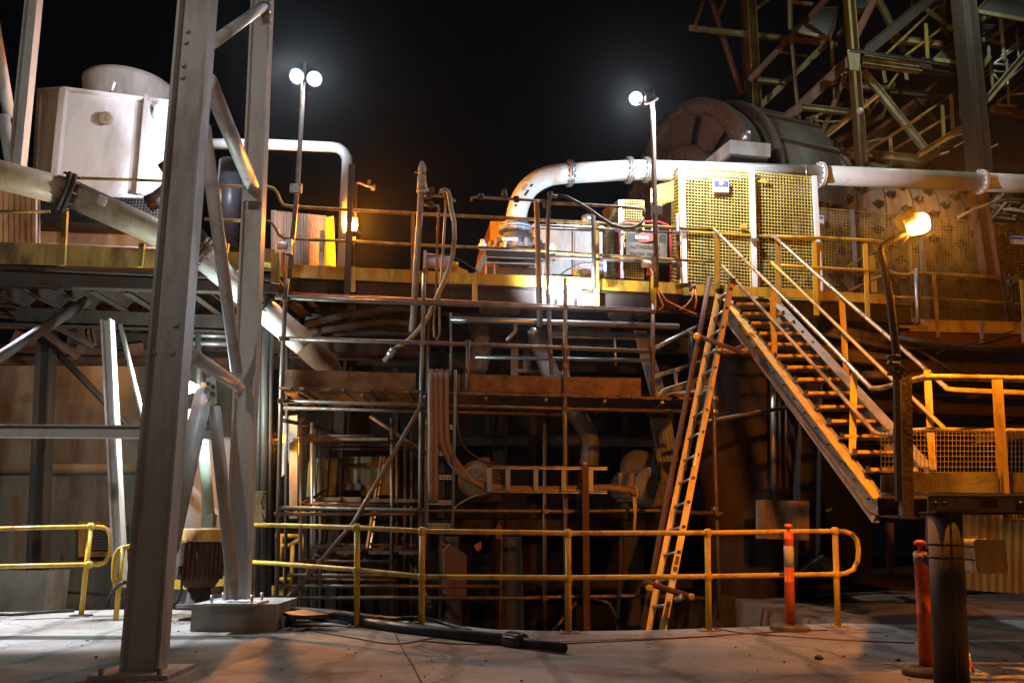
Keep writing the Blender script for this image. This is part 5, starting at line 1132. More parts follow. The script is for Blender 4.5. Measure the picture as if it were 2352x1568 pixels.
t = thing('bulkhead_lamp', 'bulkhead lamp above the tangled frames under the left deck', 'lamp', LU); MB().lathe(LU + Vector((0, .12, 0)), [(.07, 0), (.07, .05), (.03, .06)], (0, 1, 0), 12).build('housing', blk, t)
o = thing('bulkhead_lamp', 'small white bulkhead glaring beside the closest column at the brace node', 'lamp', L6)
MB().lathe(L6, [(.02, -.07), (.055, -.05), (.075, 0), (.055, .05), (.02, .07)], (0, 1, 0), 20).build('lens', lmc, o); MB().lathe(L6 + Vector((.06, .06, 0)), [(.06, 0), (.05, .06)], (0, 1, 0), 12).build('housing', galv, o)
MB().box(L6 + Vector((.16, .1, .03)), .10, .04, .10, .3).build('orange_tag', MATS['orange_frame_paint'], o)
for a, b in (((438, 940), (432, 1070)), ((455, 905), (470, 1180))): MB().tube([Y(a, 10.9), Y(b, 10.9)], .03, 8).build('conduit', white, o)
# yellow rails deep left of the bay
yb = thing('guardrail', 'bright yellow handrail glimpsed behind the scaffold foot', 'handrail', D((660, 1320), 13.4))
for a, b in (((632, 1230), (696, 1231)), ((632, 1253), (665, 1253)), ((665, 1253), (696, 1232)), ((630, 1295), (690, 1296)), ((632, 1330), (668, 1330)), ((645, 1228), (643, 1300)), ((672, 1250), (669, 1365)), ((693, 1232), (691, 1296)), ((655, 1300), (655, 1365))): MB().tube([D(a, 13.0), D(b, 13.0)], .032, 8).build('rail', yel, yb)
MB().bar(D((612, 1352), 13.1), D((672, 1360), 13.1), .03, .12).build('kick_plate', yel, yb)
for x, w_ in ((575, .05), (592, .06), (606, .10), (618, .05)): 
    t = thing('service_pipe', {575: 'bright rim lit conduit hard against the second column', 592: 'dark conduit in the gap beside the valve sign', 606: 'thick dark pipe rising behind the valve sign', 618: 'thin dark pipe just left of the first scaffold upright'}[x], 'pipe', Y((x, 1200), 11)); MB().tube([Y((x + 6, 600 + (x - 575) * 3), 11.2), Y((x, 1390), 11.2)], w_ * .6, 10).build('pipe', darks, t)
t = thing('inspection_panel', 'pale panel with a curved lower edge between the scaffold upright and the orange column', 'panel', D((650, 1080), 13.6))
MB().slab([D(p, 13.6) for p in ((640, 955), (663, 955), (663, 1060), (655, 1085), (640, 1102))], .03).build('sheet', signw, t)
# small wooden chips on braces etc
for a in ((1145, 1208), (1090, 1248), (1139, 1160)):
    pass
t = thing('orange_marker', 'small orange triangular flag hanging below the cable tray', 'flag', D((1146, 1210), 11.5)); MB().slab([D(p, 11.5) for p in ((1136, 1216), (1147, 1200), (1154, 1214), (1152, 1236), (1140, 1236))], .01).build('cloth', mat('faded_orange_cloth', (.30, .09, .03), .8), t)
t = thing('orange_marker', 'orange rag on the dark casing left of the rusty legs', 'flag', D((1098, 1248), 11.8)); MB().slab([D(p, 11.8) for p in ((1088, 1252), (1105, 1242), (1106, 1260), (1096, 1266))], .01).build('cloth', MATS['faded_orange_cloth'], t)

# ------------------------------------------------------------------ cable trays and cables
SDc = SD - .15
vt = thing('cable_tray', 'upright ladder cable tray strapped to the front of the scaffold', 'cable tray', D((1010, 1210), SDc))
MB().csec(D((987, 855), SDc), D((981, 1216), SDc), .03, .06, .004, up=(1, 0, 0)).build('side_rail', galv, vt)
MB().csec(D((1047, 850), SDc), D((1040, 1216), SDc), .03, .06, .004, up=(1, 0, 0)).build('side_rail', galv, vt)
for y in (980, 1040, 1095, 1153, 1206):
    a, b = D((986 - (y - 980) * .02, y), SDc), D((1044 - (y - 980) * .02, y + 1), SDc); r = MB().bar(a, b, .05, .06).build('rung', galv, vt)
    for k in range(8): MB().box(a.lerp(b, (k + .5) / 8) + Vector((0, -.03, 0)), .014, .012, .03).build('slot', blk, r)
ht = thing('cable_tray', 'level ladder cable tray ending at the brown post before the fan cooled motor', 'cable tray', D((1260, 1100), SDc))
for y0_, y1_ in ((1074, 1074), (1128, 1128)): MB().csec(D((1128, y0_ - 1), SDc), D((1393, y1_ + 2), SDc), .035, .06, .004).build('side_rail', galv, ht)
for x in (1124, 1167, 1231, 1295, 1357): MB().bar(D((x, 1074), SDc), D((x, 1129), SDc), .06, .05, up=(0, 1, 0)).build('rung', galv, ht)
bt = thing('tray_post', 'brown steel post carrying the end of the level cable tray', 'post', D((1346, 1440), 11)); MB().bar(D((1344, 1066), 10.98), D((1348, 1460), 10.98), .085, .085).build('shaft', rustm, bt); MB().bar(D((1344, 1062), 10.98), D((1344, 1068), 10.98), .05, .05).build('top_cap', galv, bt)
for i, (x, xb_) in enumerate(((992, 983), (1003, 994), (1014, 1006), (1027, 1020))):
    if i < 2: pts = ((x - 2, 868), (x - 3, 858), (x + 2, 852)), 
    path_ = [((x + 5, 862), SD + .1), ((x, 853), SD - .02), ((x - 2, 862), SDc - .06), ((x - 3, 920), SDc - .07), ((x - 2, 985), SDc - .07)]
    if i < 2: path_ += [((x - 3, 1040), SDc - .07), ((x - 3, 1095), SDc - .07), ((x - 2, 1150), SDc - .05)]
    else: path_ += [((x + 2, 1020), SDc - .07), ((x + 14, 1050), SDc + .02), ((x + 50, 1085 + i * 4), SDc + .06), ((1120, 1108 + i * 4), SDc + .08), ((1230, 1114 + i * 4), SDc + .08), ((1330, 1112 + i * 4), SDc + .08), ((1400, 1112 + i * 3), SDc + .08), ((1450, 1118 + i * 4), SDc + .08), ((1462, 1124 + i * 4), SDc + .1), ((1463, 1140), SDc + .14)]
    t = MB().tube(smooth([D(*p) for p in path_], 2), .040, 10)
    tag(t.build('power_cable', cable), ('thick pinkish cable in the upright tray, %s' % ['closest to its edge facing the bay', 'second from its bay side edge', 'third of the four, turning along the level tray', 'last of the four, turning along the level tray'][i]), 'cable', 'thick cables in the trays')
t = MB().tube(smooth([D(p, SD + .0) for p in ((1043, 852), (1049, 900), (1050, 960), (1058, 1010), (1075, 1035), (1095, 1050), (1115, 1060), (1140, 1062))], 3), .014, 8); tag(t.build('thin_cable', rubber), 'thin black cable curving from the upright tray to the level tray', 'cable')
t = MB().tube(smooth([D(p, SD) for p in ((1040, 1215), (1042, 1175), (1050, 1160), (1075, 1145), (1100, 1135), (1128, 1131))], 3), .010, 8); tag(t.build('thin_cable', galv), 'thin pale cable looping between the lower ends of both trays', 'cable')
t = thing('yellow_strap', 'dirty yellow ratchet strap hanging from the cable ends beside the fan motor', 'strap', D((1458, 1220), 11))
MB().slab([D(p, 10.95) for p in ((1453, 1140), (1464, 1142), (1462, 1180), (1459, 1230), (1453, 1228), (1456, 1180))][::-1], -.008).build('webbing', mat('strap_yellow', (.50, .42, .05), .7, 0, (.2, .14, .04), .4, 9), t)
MB().tube([D(p, 10.93) for p in ((1455, 1116), (1463, 1122), (1465, 1134), (1462, 1148))], .012, 6).build('loop', MATS['strap_yellow'], t)

# ------------------------------------------------------------------ motors, tanks, legs below
motm = mat('motor_casting', (.22, .16, .10), .55, 0, (.18, .09, .05), .4, 3)
def motor(label, c, r, L, axis, grill=True, m=motm):
    t = thing('fan_motor', label, 'motor', c); ax = Vector(axis).normalized(); c = Vector(c)
    MB().lathe(c, [(r * .62, -.01), (r * .88, .02), (r, .10), (r, .30), (r * .94, .32)], ax, 40).build('fan_cover', m, t)
    MB().lathe(c, [(r * .60, -.012), (r * .60, .0)], ax, 30).build('grille_back', blk, t)
    u = ax.cross(Vector((0, 0, 1))).normalized(); w = Vector((0, 0, 1))
    for k in range(5):
        rr = r * (.14 + .11 * k); pts = [c - ax * .02 + (u * math.cos(a) + w * math.sin(a)) * rr for a in [2 * math.pi * j / 24 for j in range(25)]]; MB().tube(pts, .009, 5, False).build('grille_ring', m, t)
    for k in range(8):
        a = math.pi * k / 4; d_ = u * math.cos(a) + w * math.sin(a); MB().bar(c - ax * .025 + d_ * r * .08, c - ax * .025 + d_ * r * .62, .014, .01, up=ax).build('grille_spoke', m, t)
    MB().lathe(c + ax * .32, [(r * .90, 0), (r * .90, L), (r * .7, L + .05)], ax, 32).build('body', m, t)
    for k in range(26):
        a = 2 * math.pi * k / 26; d_ = u * math.cos(a) + w * math.sin(a)
        if d_.y > .45: continue
        MB().bar(c + ax * .36 + d_ * r * .93, c + ax * (.30 + L) + d_ * r * .93, .012, .05, up=d_).build('cooling_fin', m, t)
    MB().box(c + ax * (.35 + L * .5) + Vector((0, 0, -r * .95)), r * 1.7, L * .8, .12).build('foot', rustd, t)
    MB().box(c + ax * (.35 + L * .5) + Vector((-r * .3, 0, r * 1.05)), r * .7, r * .8, r * .4).build('terminal_box', m, t)
    return t
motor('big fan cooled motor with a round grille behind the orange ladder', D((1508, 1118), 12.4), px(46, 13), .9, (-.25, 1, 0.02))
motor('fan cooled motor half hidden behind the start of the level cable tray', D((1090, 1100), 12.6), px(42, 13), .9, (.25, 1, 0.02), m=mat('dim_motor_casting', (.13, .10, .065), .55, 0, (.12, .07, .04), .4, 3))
t = thing('motor_box', 'square terminal box and mossy casing beside the big fan cooled motor', 'terminal box', D((1445, 1090), 12.6)); MB().box(D((1437, 1102), 12.6), .22, .2, .22).build('box', motm, t)
MB().lathe(D((1465, 1075), 12.9), [(.28, 0), (.30, .1), (.30, .5)], (.3, 1, 0), 24).build('casing', mat('lichen_orange', (.16, .08, .03), .8, 0, (.10, .09, .04), .6, 8, .4), t)
for (x, w_, d_, lab) in ((1178, 48, 12.5, 'rusty steel leg below the left end of the level cable tray'), (1449, 44, 12.0, 'rusty flared steel leg below the yellow strap'), (1035, 40, 12.3, 'small rusty hopper leg under the half hidden motor')):
    t = thing('steel_pedestal', lab, 'leg', D((x, 1440), d_)); a = px(w_ / 2, d_)
    p0, p1_ = D((x, 1232), d_), D((x, 1465), d_); up = (1, 0, 0)
    mb = MB(); mb.v = [p1_ + Vector(v) for v in ((-a * 1.1, 0, 0), (a * 1.1, 0, 0), (a * 1.1, .5, 0), (-a * 1.1, .5, 0))] + [p0 + Vector(v) for v in ((-a * .8, 0, 0), (a * .8, 0, 0), (a * .8, .5, 0), (-a * .8, .5, 0))]
    for f in ((3, 2, 1, 0), (4, 5, 6, 7), (0, 1, 5, 4), (1, 2, 6, 5), (2, 3, 7, 6), (3, 0, 4, 7)): mb.face(f)
    mb.build('plates', rustd, t); MB().bar(p0 + Vector((-a, -.01, 0)), p1_ + Vector((-a * 1.2, -.01, 0)), .02, .06, up=(0, 1, 0)).build('stiffener', rustm, t)
t = thing('guard_box', 'leaning rusty guard box standing in the pit under the half hidden motor', 'guard', D((1040, 1350), 12))
MB().slab([D(p, 12.0) for p in ((1016, 1360), (1066, 1368), (1066, 1272), (1030, 1248), (1016, 1262))], .35).build('box', rustm, t); MB().bar(D((1012, 1245), 11.95), D((1068, 1278), 11.95), .05, .05).build('top_edge', rustm, t)
# crusher chute legs seen between deck and scaffold boards (curved light grey rubber ducts)
ductm = mat('flex_duct', (.10, .103, .115), .5, 0, (.20, .18, .17), .4, 6, .3)
for pts, r, lab in ((((1098, 740), (1108, 780), (1100, 830), (1080, 880), (1075, 930)), .17, 'grey ribbed flexible duct dropping behind the first scaffold rails'), (((1228, 745), (1238, 790), (1258, 840), (1280, 890), (1330, 960), (1355, 1010), (1352, 1070)), .15, 'grey flexible duct curving down under the dazzling floodlights')):
    p_ = smooth([D(p, 13.6) for p in pts], 6); t = thing('flexible_duct', lab, 'duct', p_[0]); MB().tube(p_, [r * (1 + .06 * (i % 2)) for i in range(len(p_))], 20).build('sleeve', ductm, t)
for pts, lab in ((((1330, 742), (1372, 742), (1440, 905), (1400, 905)), 'upper'), (((1470, 790), (1500, 790), (1545, 905), (1512, 905)), 'mid'), (((1520, 1000), (1545, 1010), (1580, 1060), (1530, 1060)), 'low')): pass
cs = thing('chute', 'ribbed grey steel chute slanting down behind the scaffold return bay', 'chute', D((1540, 900), 13.2))
for q in (((1500, 935), (1540, 935), (1485, 760), (1455, 760)), ((1510, 1060), (1560, 1060), (1540, 960), (1492, 960))): MB().corrug(*[D(p, 13.2) for p in q], 6, .02).build('sheet', corr, cs)
for a, b in (((1168, 775), (1168, 860)), ((1292, 765), (1292, 860)), ((1168, 775), (1290, 778)), ((1195, 800), (1195, 855))):
    pass
fr = thing('framed_opening', 'pale grey framed opening glimpsed behind the scaffold rails', 'frame', D((1200, 860), 14))
for a, b in (((1182, 765), (1182, 870)), ((1210, 800), (1210, 852)), ((1182, 852), (1300, 858)), ((1300, 760), (1300, 870))): MB().bar(D(a, 14), D(b, 14), .13, .06).build('member', mat('dim_grey_paint', (.25, .26, .27), .6), fr)
cp = pset('service_pipes', 'galvanised water pipes running level just under the main deck edge', 'pipe', [(((1035, 733), (1148, 736), (1559, 750)), .045), (((1184, 738), (1184, 760), (1164, 782)), .03), (((1091, 820), (1500, 828)), .03), (((1035, 720), (1036, 850)), .02), (((1412, 776), (1414, 840)), .02)], 12.0, galv)
MB().slab([D(p, 12.2) for p in ((1042, 728), (1070, 728), (1070, 742), (1042, 742))], .02).build('bracket_plate', galv, cp)
fh = thing('dust_hoses', 'bundle of black corrugated hoses under the deck between riser and fat slurry pipe', 'hose', D((900, 740), 12.8))
for k, pts in enumerate((((700, 745), (800, 720), (900, 705), (960, 715)), ((690, 765), (800, 748), (880, 735), (960, 745)), ((690, 790), (780, 770), (870, 765), (960, 770)), ((1000, 712), (1180, 745), (1400, 760)), ((1500, 715), (1560, 700), (1600, 690)), ((690, 800), (760, 812), (860, 818), (960, 815)))):
    q = smooth([D(p, 12.9 + .2 * k) for p in pts], 14); MB().tube(q, [.055 + .012 * (i % 2) for i in range(len(q))], 10).build('hose', mat('ribbed_hose', (.045, .045, .05), .35, 0, (.05, .04, .035), .3, 8), fh)
ub = thing('cable_troughs', 'dusty cable troughs and brackets hanging under the main deck', 'cable tray', D((800, 760), 13))
for a, b, w, m in (((700, 735), (1000, 700), .12, galv), ((690, 758), (1000, 728), .10, rustm), ((735, 720), (808, 712), .3, rustd), ((720, 795), (960, 812), .3, rustd), ((800, 700), (795, 760), .05, galv), ((1260, 770), (1500, 776), .10, galv), ((640, 815), (960, 828), .08, rustd)): MB().csec(D(a, 13.3), D(b, 13.3), w, .12, .008).build('trough', m, ub)
# drive unit silhouettes, pit walls
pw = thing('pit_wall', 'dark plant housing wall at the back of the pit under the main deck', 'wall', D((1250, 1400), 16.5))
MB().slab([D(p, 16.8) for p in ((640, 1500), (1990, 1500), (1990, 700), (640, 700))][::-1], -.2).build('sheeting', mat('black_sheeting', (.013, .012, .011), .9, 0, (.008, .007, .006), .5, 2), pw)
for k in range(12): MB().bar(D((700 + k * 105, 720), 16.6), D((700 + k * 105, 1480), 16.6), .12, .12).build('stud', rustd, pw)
for y in (900, 1010, 1200, 1330): MB().hsec(D((960, y), 15.5), D((1700, y + 6), 15.5), .2, .15, .012, .01).build('rail', rustd, pw)
tk = thing('rusty_tank', 'wide rust streaked steel tank behind the ladder and the raking tube', 'tank', D((1745, 1420), 13.6))
c = D((1745, 1440), 14.1); r = px(122, 13.4); zt_k = D((1745, 790), 13).z
MB().lathe(c, [(r, 0), (r, zt_k - c.z)], (0, 0, 1), 56).build('shell', tankm, tk)
for z in (.25, .48, .72): MB().lathe(c + Vector((0, 0, (zt_k - c.z) * z)), [(r * 1.006, 0), (r * 1.006, .012)], (0, 0, 1), 56).build('weld_seam', rustd, tk)
for x in (1775, 1790, 1805): MB().tube([D((x, 860), 12.9), D((x + 2, 1150), 12.9)], .05 if x == 1775 else .02, 10).build('conduit', galv if x == 1775 else darks, tk)
eb = thing('electrical_box', 'rusty cream electrical box on the tank front behind the orange bollard', 'electrical box', D((1788, 1195), 12.6))
q = [D(p, 12.4) for p in ((1736, 1236), (1840, 1240), (1840, 1152), (1736, 1148))]
MB().slab(q[::-1], -.25).build('body', mat('box_cream', (.40, .28, .14), .55, 0, (.18, .08, .04), .5, 3), eb)
MB().slab([D(p, 12.37) for p in ((1744, 1230), (1832, 1234), (1832, 1158), (1744, 1155))][::-1], -.02).build('door', MATS['box_cream'], eb)
MB().slab([D(p, 12.34) for p in ((1776, 1184), (1797, 1185), (1797, 1168), (1776, 1168))][::-1], -.01).build('meter_window', blk, eb); MB().slab([D(p, 12.34) for p in ((1739, 1199), (1746, 1199), (1746, 1188), (1739, 1188))][::-1], -.005).build('label_plate', signy, eb)
bc = thing('broad_column', 'broad dark rusty column beside the electrical box under the stairs', 'column', D((1850, 1430), 12.4)); MB().hsec(D((1858, 880), 12.6), D((1848, 1425), 12.6), .34, .3, .02, .014, up=(1, 0, 0)).build('shaft', rustd, bc)
bw = thing('back_wall', 'pale distant wall and rusty posts beyond the broad column', 'wall', D((1900, 1300), 17)); MB().slab([D(p, 17.5) for p in ((1868, 1330), (1915, 1330), (1915, 1030), (1868, 1030))][::-1], -.1).build('face', conc, bw)
for x in (1880, 1905): MB().bar(D((x, 1040), 16.9), D((x, 1380), 16.9), .10, .1).build('post', rustm, bw)
MB().bar(D((1870, 1182), 16.5), D((1910, 1168), 16.5), .05, .05).build('pipe', cream, bw)
for x, y0_, y1_, lab in ((2044, 1200, 1320, 'rusty short post under the stair landing'), (2135, 1130, 1260, 'orange lit square post behind the slim bollard')):
    t = thing('post', lab, 'post', D((x, y1_), 12)); MB().bar(D((x, y0_), 11.5), D((x, y1_), 11.5), .08, .08).build('shaft', rustm, t)
t = thing('rubber_sheet', 'dark crumpled sheet heaped on the muddy ground behind the slab', 'sheet', D((1960, 1320), 11.5))
mb = MB(); rr_ = random.Random(6); nn = 14
for j in range(nn + 1):
    for i in range(nn + 1): mb.v.append(D((1880 + i * 10, 1330), 11.2) * 1 + Vector((0, j * .14, .05 + .28 * math.exp(-((i - 7) ** 2 + (j - 7) ** 2) / 22) + .05 * rr_.random() + .06)))
for j in range(nn):
    for i in range(nn): a = j * (nn + 1) + i; mb.face((a, a + 1, a + nn + 2, a + nn + 1))
for v in mb.v: v.z = max(-.05, v.z - D((1930, 1330), 11.2).z * 0 - .12)
mb.build('folds', rubber, t)
# corrugated shed at the right edge
sh = thing('corrugated_shed', 'corrugated steel shed wall behind the black post at the right edge', 'shed', D((2300, 1357), 11.8))
MB().corrug(*[D(p, 11.8) for p in ((2196, 1352), (2470, 1372), (2470, 1165), (2196, 1165))], 15, .035).build('sheet', corr, sh)
MB().slab([D(p, 11.7) for p in ((2300, 1192), (2420, 1194), (2420, 1177), (2300, 1177))], .01).build('sign_board', signy, sh); flat_text('MATERIALS', D((2305, 1185), 11.68), .115, (TL, -1, 0), signk, sh, align='LEFT', bold=.003)
MB().tube([D((2150, 1395), 11.4), D((2250, 1408), 11.4), D((2420, 1385), 11.4)], .02, 8).build('ground_pipe', rustd, sh)
# ------------------------------------------------------------------ orange ladder
ol = thing('extension_ladder', 'long orange fibreglass ladder leaning steeply against the scaffold', 'ladder', Y((1515, 1440), 9.6))
yb_, yt_ = 10.2, 11.6
R0, R1 = Y((1512, 1500), yb_), Y((1681, 645), yt_); L0, L1 = Y((1478, 1500), yb_ + .35), Y((1652, 668), yt_ + .35)
def rail(a, b, nm='rail', m=orgf):
    u = (Y((1681, 645), yt_) - Y((1652, 668), yt_ + .35)).normalized()
    MB().csec(a, b, .085, .035, .006, up=(u.y, -u.x, 0) if 0 else (1, .0, 0), flip=-1).build(nm, m, ol)
mbx = lambda a, b, w, d_: MB().bar(a, b, w, d_, up=(1, 0, 0))
mbx(R0, R1, .03, .082).build('side_rail', orgf, ol); mbx(L0, L1, .03, .082).build('side_rail', orgf, ol)
mbx(R0.lerp(R1, .45) + Vector((-.03, -.05, -.02)), R1 + Vector((-.04, -.03, .0)), .012, .03).build('rail_lip', alum, ol); mbx(L0.lerp(L1, .45) + Vector((.045, -.0, 0)), L1 + Vector((.045, 0, 0)), .012, .03).build('rail_lip', alum, ol)
for q in (R1, L1): MB().box(q + Vector((.0, 0, -.02)), .10, .06, .10, 0).build('end_cap', blk, ol)
yy = [722, 775, 828, 862, 912, 963, 1017, 1072, 1128, 1184, 1240, 1296, 1352, 1400]
n_r = 16
for k in range(n_r):
    f = .045 + .925 * k / (n_r - 1); a = R0.lerp(R1, f); b = L0.lerp(L1, f); r = MB().cyl(a + (a - b) * .02, b, .018, 8).build('rung', alum, ol)
    MB().cyl(a + Vector((.0, -.045, 0)), a + Vector((.0, -.03, 0)), .022, 10).build('rung_plug', blk, ol)
for f0, f1, m in ((.09, .15, signw), (.17, .19, signk), (.05, .085, signk), (.155, .165, signk)):
    a, b = R0.lerp(R1, f0 + .03), R0.lerp(R1, f1 + .03); MB().bar(a + Vector((0, -.021, 0)), b + Vector((0, -.021, 0)), .01, .045, up=(1, 0, 0)).build('label_sticker', m, ol)
for f in (.80, .885): MB().box(L0.lerp(L1, f) + Vector((.12, -.05, 0)), .08, .06, .08).build('rope_latch', alum, ol)
# brown stile of the ladder behind
bs = thing('wooden_pole', 'long brown pole leaning beside the orange ladder', 'pole', Y((1476, 1440), 10.4))
MB().tube([Y((1470, 1480), 10.0), Y((1512, 1250), 10.4), Y((1560, 1000), 10.8), Y((1604, 780), 11.3), Y((1630, 640), 11.6)], [.036] * 5, 10).build('shaft', rustm, bs)
pj = thing('ladder_bracket', 'rusty tube clamp reaching across the upper part of the orange ladder', 'bracket', Y((1640, 785), 10.9))
MB().tube([Y((1604, 772), 10.9), Y((1706, 810), 10.9)], .032, 10).build('tube', rustm, pj); MB().tube([Y((1706, 795), 11.0), Y((1665, 812), 11.6)], .03, 10).build('stub', darks, pj); MB().tube([Y((1660, 806), 11.2), Y((1716, 806), 11.2)], .035, 8).build('arm', MATS['orange_frame_paint'], pj)
MB().lathe(Y((1602, 771), 10.85), [(.02, 0), (.05, .02), (.05, .05)], (0, 1, 0), 12).build('yellow_cap', yel, pj)
pj = thing('ladder_foot_clamp', 'tube clamp with yellow caps across the foot of the orange ladder behind the rail', 'bracket', Y((1530, 1355), 9.8))
MB().tube([Y((1479, 1334), 9.9), Y((1500, 1342), 9.9), Y((1590, 1371), 9.9)], .035, 10).build('tube', rustm, pj)
for x, y in ((1493, 1350), (1589, 1371)): MB().lathe(Y((x, y), 9.85), [(.02, 0), (.045, .02), (.045, .06)], (0, 1, 0), 12).build('yellow_cap', yel, pj)
MB().cyl(Y((1556, 1368), 9.85), Y((1562, 1378), 9.85), .06, 12).build('clamp', galv, pj)

# ------------------------------------------------------------------ yellow guardrail on the slab
gr_ = thing('guardrail', 'long yellow tube handrail with ball joints along the slab edge over the pit', 'handrail', Y((1305, 1447), 8.7))
def ypos(x):
    t_ = [(560, 10.4), (640, 10.0), (820, 9.15), (970, 8.65), (1305, 8.62), (1625, 8.8), (1918, 9.15), (1990, 9.25)]
    for (a, ya), (b, yb2) in zip(t_, t_[1:]):
        if x <= b: return ya + (yb2 - ya) * (x - a) / (b - a)
    return t_[-1][1]
def gy(x, y): return Y((x, y), ypos(x))
topr = [(570, 1205), (640, 1206), (820, 1211), (970, 1219), (1305, 1224), (1625, 1223), (1918, 1219), (1940, 1220), (1957, 1226), (1968, 1240), (1972, 1262), (1970, 1288), (1960, 1308), (1940, 1317), (1918, 1318), (1625, 1323), (1305, 1326), (970, 1324), (900, 1316), (820, 1308), (640, 1294), (570, 1290)]
MB().tube([gy(*p) for p in topr], .0255, 12).build('rail', yel, gr_)
for x, yt2, ym, xb2 in ((820, 1211, 1308, 820), (970, 1219, 1324, 969), (1305, 1224, 1326, 1306), (1625, 1223, 1323, 1628), (1918, 1219, 1318, 1925)):
    a = gy(x, yt2); b = Vector((Y((xb2, 1440), a.y).x, a.y, 0)); MB().tube([b, a], .031, 14).build('post', yel, gr_)
    for q in (a, a.lerp(b, (a.z - gy(x, ym).z) / a.z)): MB().lathe(q - Vector((0, 0, .045)), [(.030, 0), (.042, .015), (.047, .045), (.042, .07), (.022, .088)], (0, 0, 1), 16).build('ball_joint', yel, gr_)
    bpz = MB().box(b + Vector((0, 0, .008)), .21, .12, .014, .1).build('base_plate', cream, gr_)
    for s in (-.07, .07): MB().cyl(b + Vector((s, -.02, .012)), b + Vector((s, -.02, .035)), .012, 6).build('anchor_bolt', galv, bpz)

# ------------------------------------------------------------------ black pipes lying on the slab
bp_ = thing('poly_pipe', 'long black plastic pipe lying across the slab with a threaded coupling near its end', 'pipe', G((1180, 1478)))
pe = G((1297, 1501)); ps = G((905, 1450)); r = .047
pts = [Vector((v.x, v.y, r)) for v in (G((640, 1412)), G((760, 1428)), G((905, 1450)), G((1180, 1484)))] 
dpe = (pe - G((1180, 1484))).normalized()
MB().tube(pts, r * 1.12, 16).build('pipe', rubber, bp_)
pq = Vector((pe.x, pe.y, r)); a = pts[-1]
MB().tube([a, pq, pq, pq - (pq - a).normalized() * .25], [r * .86, r * .86, r * .72, r * .70], 20, False).build('pipe_end', rubber, bp_)
MB().lathe(a - (pq - a).normalized() * .10, [(r * 1.2, 0), (r * 1.55, .02), (r * 1.62, .16), (r * 1.62, .22), (r * 1.1, .23)], pq - a, 24).build('coupling', blk, bp_)
for k in range(16):
    an = 2 * math.pi * k / 16; ax_ = (pq - a).normalized(); u = ax_.cross(Vector((0, 0, 1))); MB().bar(a - ax_ * .06 + (u * math.cos(an) + Vector((0, 0, 1)) * math.sin(an)) * r * 1.6, a + ax_ * .10 + (u * math.cos(an) + Vector((0, 0, 1)) * math.sin(an)) * r * 1.6, .01, .008).build('coupling_rib', blk, bp_)
b2_ = thing('black_hose', 'black hose lying along the slab edge behind the long plastic pipe', 'hose', G((820, 1425)))
MB().tube(smooth([G(p, z) for p, z in (((600, 1402), .06), ((660, 1398), .10), ((740, 1402), .12), ((840, 1413), .10), ((905, 1420), .12), ((960, 1418), .13), ((1010, 1428), .05), ((1080, 1448), .02))], 4), .022, 10).build('tube', rubber, b2_)
MB().tube(smooth([G(p, z) for p, z in (((560, 1420), .10), ((640, 1404), .14), ((720, 1406), .13), ((860, 1422), .08), ((960, 1440), .05))], 4), .05, 12).build('tube', rubber, b2_)
b3_ = thing('rag_heap', 'dark rubber sheets heaped on the slab beside the concrete footing block', 'rubber sheet', G((680, 1408)))
rr_ = random.Random(2)
for k in range(5):
    c = G((640 + 18 * k, 1404 + 3 * k), .04 + .02 * k); mb = MB(); n = 9
    pts_ = [c + Vector(((.20 + .1 * rr_.random()) * math.cos(2 * math.pi * i / n), .18 * math.sin(2 * math.pi * i / n), .03 * rr_.random())) for i in range(n)]
    mb.slab(pts_, .03); mb.build('sheet', rubber, b3_)
# debris
dr = random.Random(12)
def stone(c, s, lab, m=rubber):
    mb = MB(); n, k = 8, 4
    prof = [(s * math.sin(math.pi * (i + .3) / (k + .3)), s * .55 * (1 - math.cos(math.pi * (i + .3) / (k + .3)))) for i in range(k + 1)]
    mb.lathe(Vector(c) - Vector((0, 0, .003)), prof, (0, 0, 1), n, False)
    for v in mb.v: v.x += (dr.random() - .5) * s * .5; v.y += (dr.random() - .5) * s * .5; v.z += dr.random() * s * .12
    tag(mb.build('stone', m), lab, 'stone')
stone(G((1882, 1514)), .035, 'dark stone on the slab in front of the orange bollard'); stone(G((2062, 1518)), .022, 'little stone on the slab just beside the slim bollard base')
stone(G((1938, 1508)), .014, 'tiny chip on the slab between the two bollards'); stone(G((800, 1492)), .010, 'tiny dark chip on the slab before the long plastic pipe')
mb = MB()
for k in range(140):
    p = (dr.uniform(-100, 2350), dr.uniform(1412, 1566)); g = G(p); s = .004 + .008 * dr.random() ** 2; mb.box(g + Vector((0, 0, s * .4)), s * 1.6, s, s * .8, dr.random() * 3)
mb.build('grit', rubber, None, 'stuff')
# rusty cables along slab
for pts, lab, r_ in ((((960, 1470), (1140, 1480), (1500, 1468), (1780, 1450), (1900, 1446)), 'thin rusty wire running level along the slab edge', .006), (((1640, 1441), (1700, 1452), (1830, 1462), (1960, 1470), (2100, 1476)), 'thin rusty wire slanting away from the guardrail foot', .007), (((700, 1445), (800, 1462), (905, 1478), (985, 1466), (1050, 1458)), 'thin rusty wire curling beneath the long plastic pipe', .006)):
    tag(MB().tube(smooth([G(p, .006) for p in pts], 4), r_, 6).build('wire', redox), lab, 'wire')

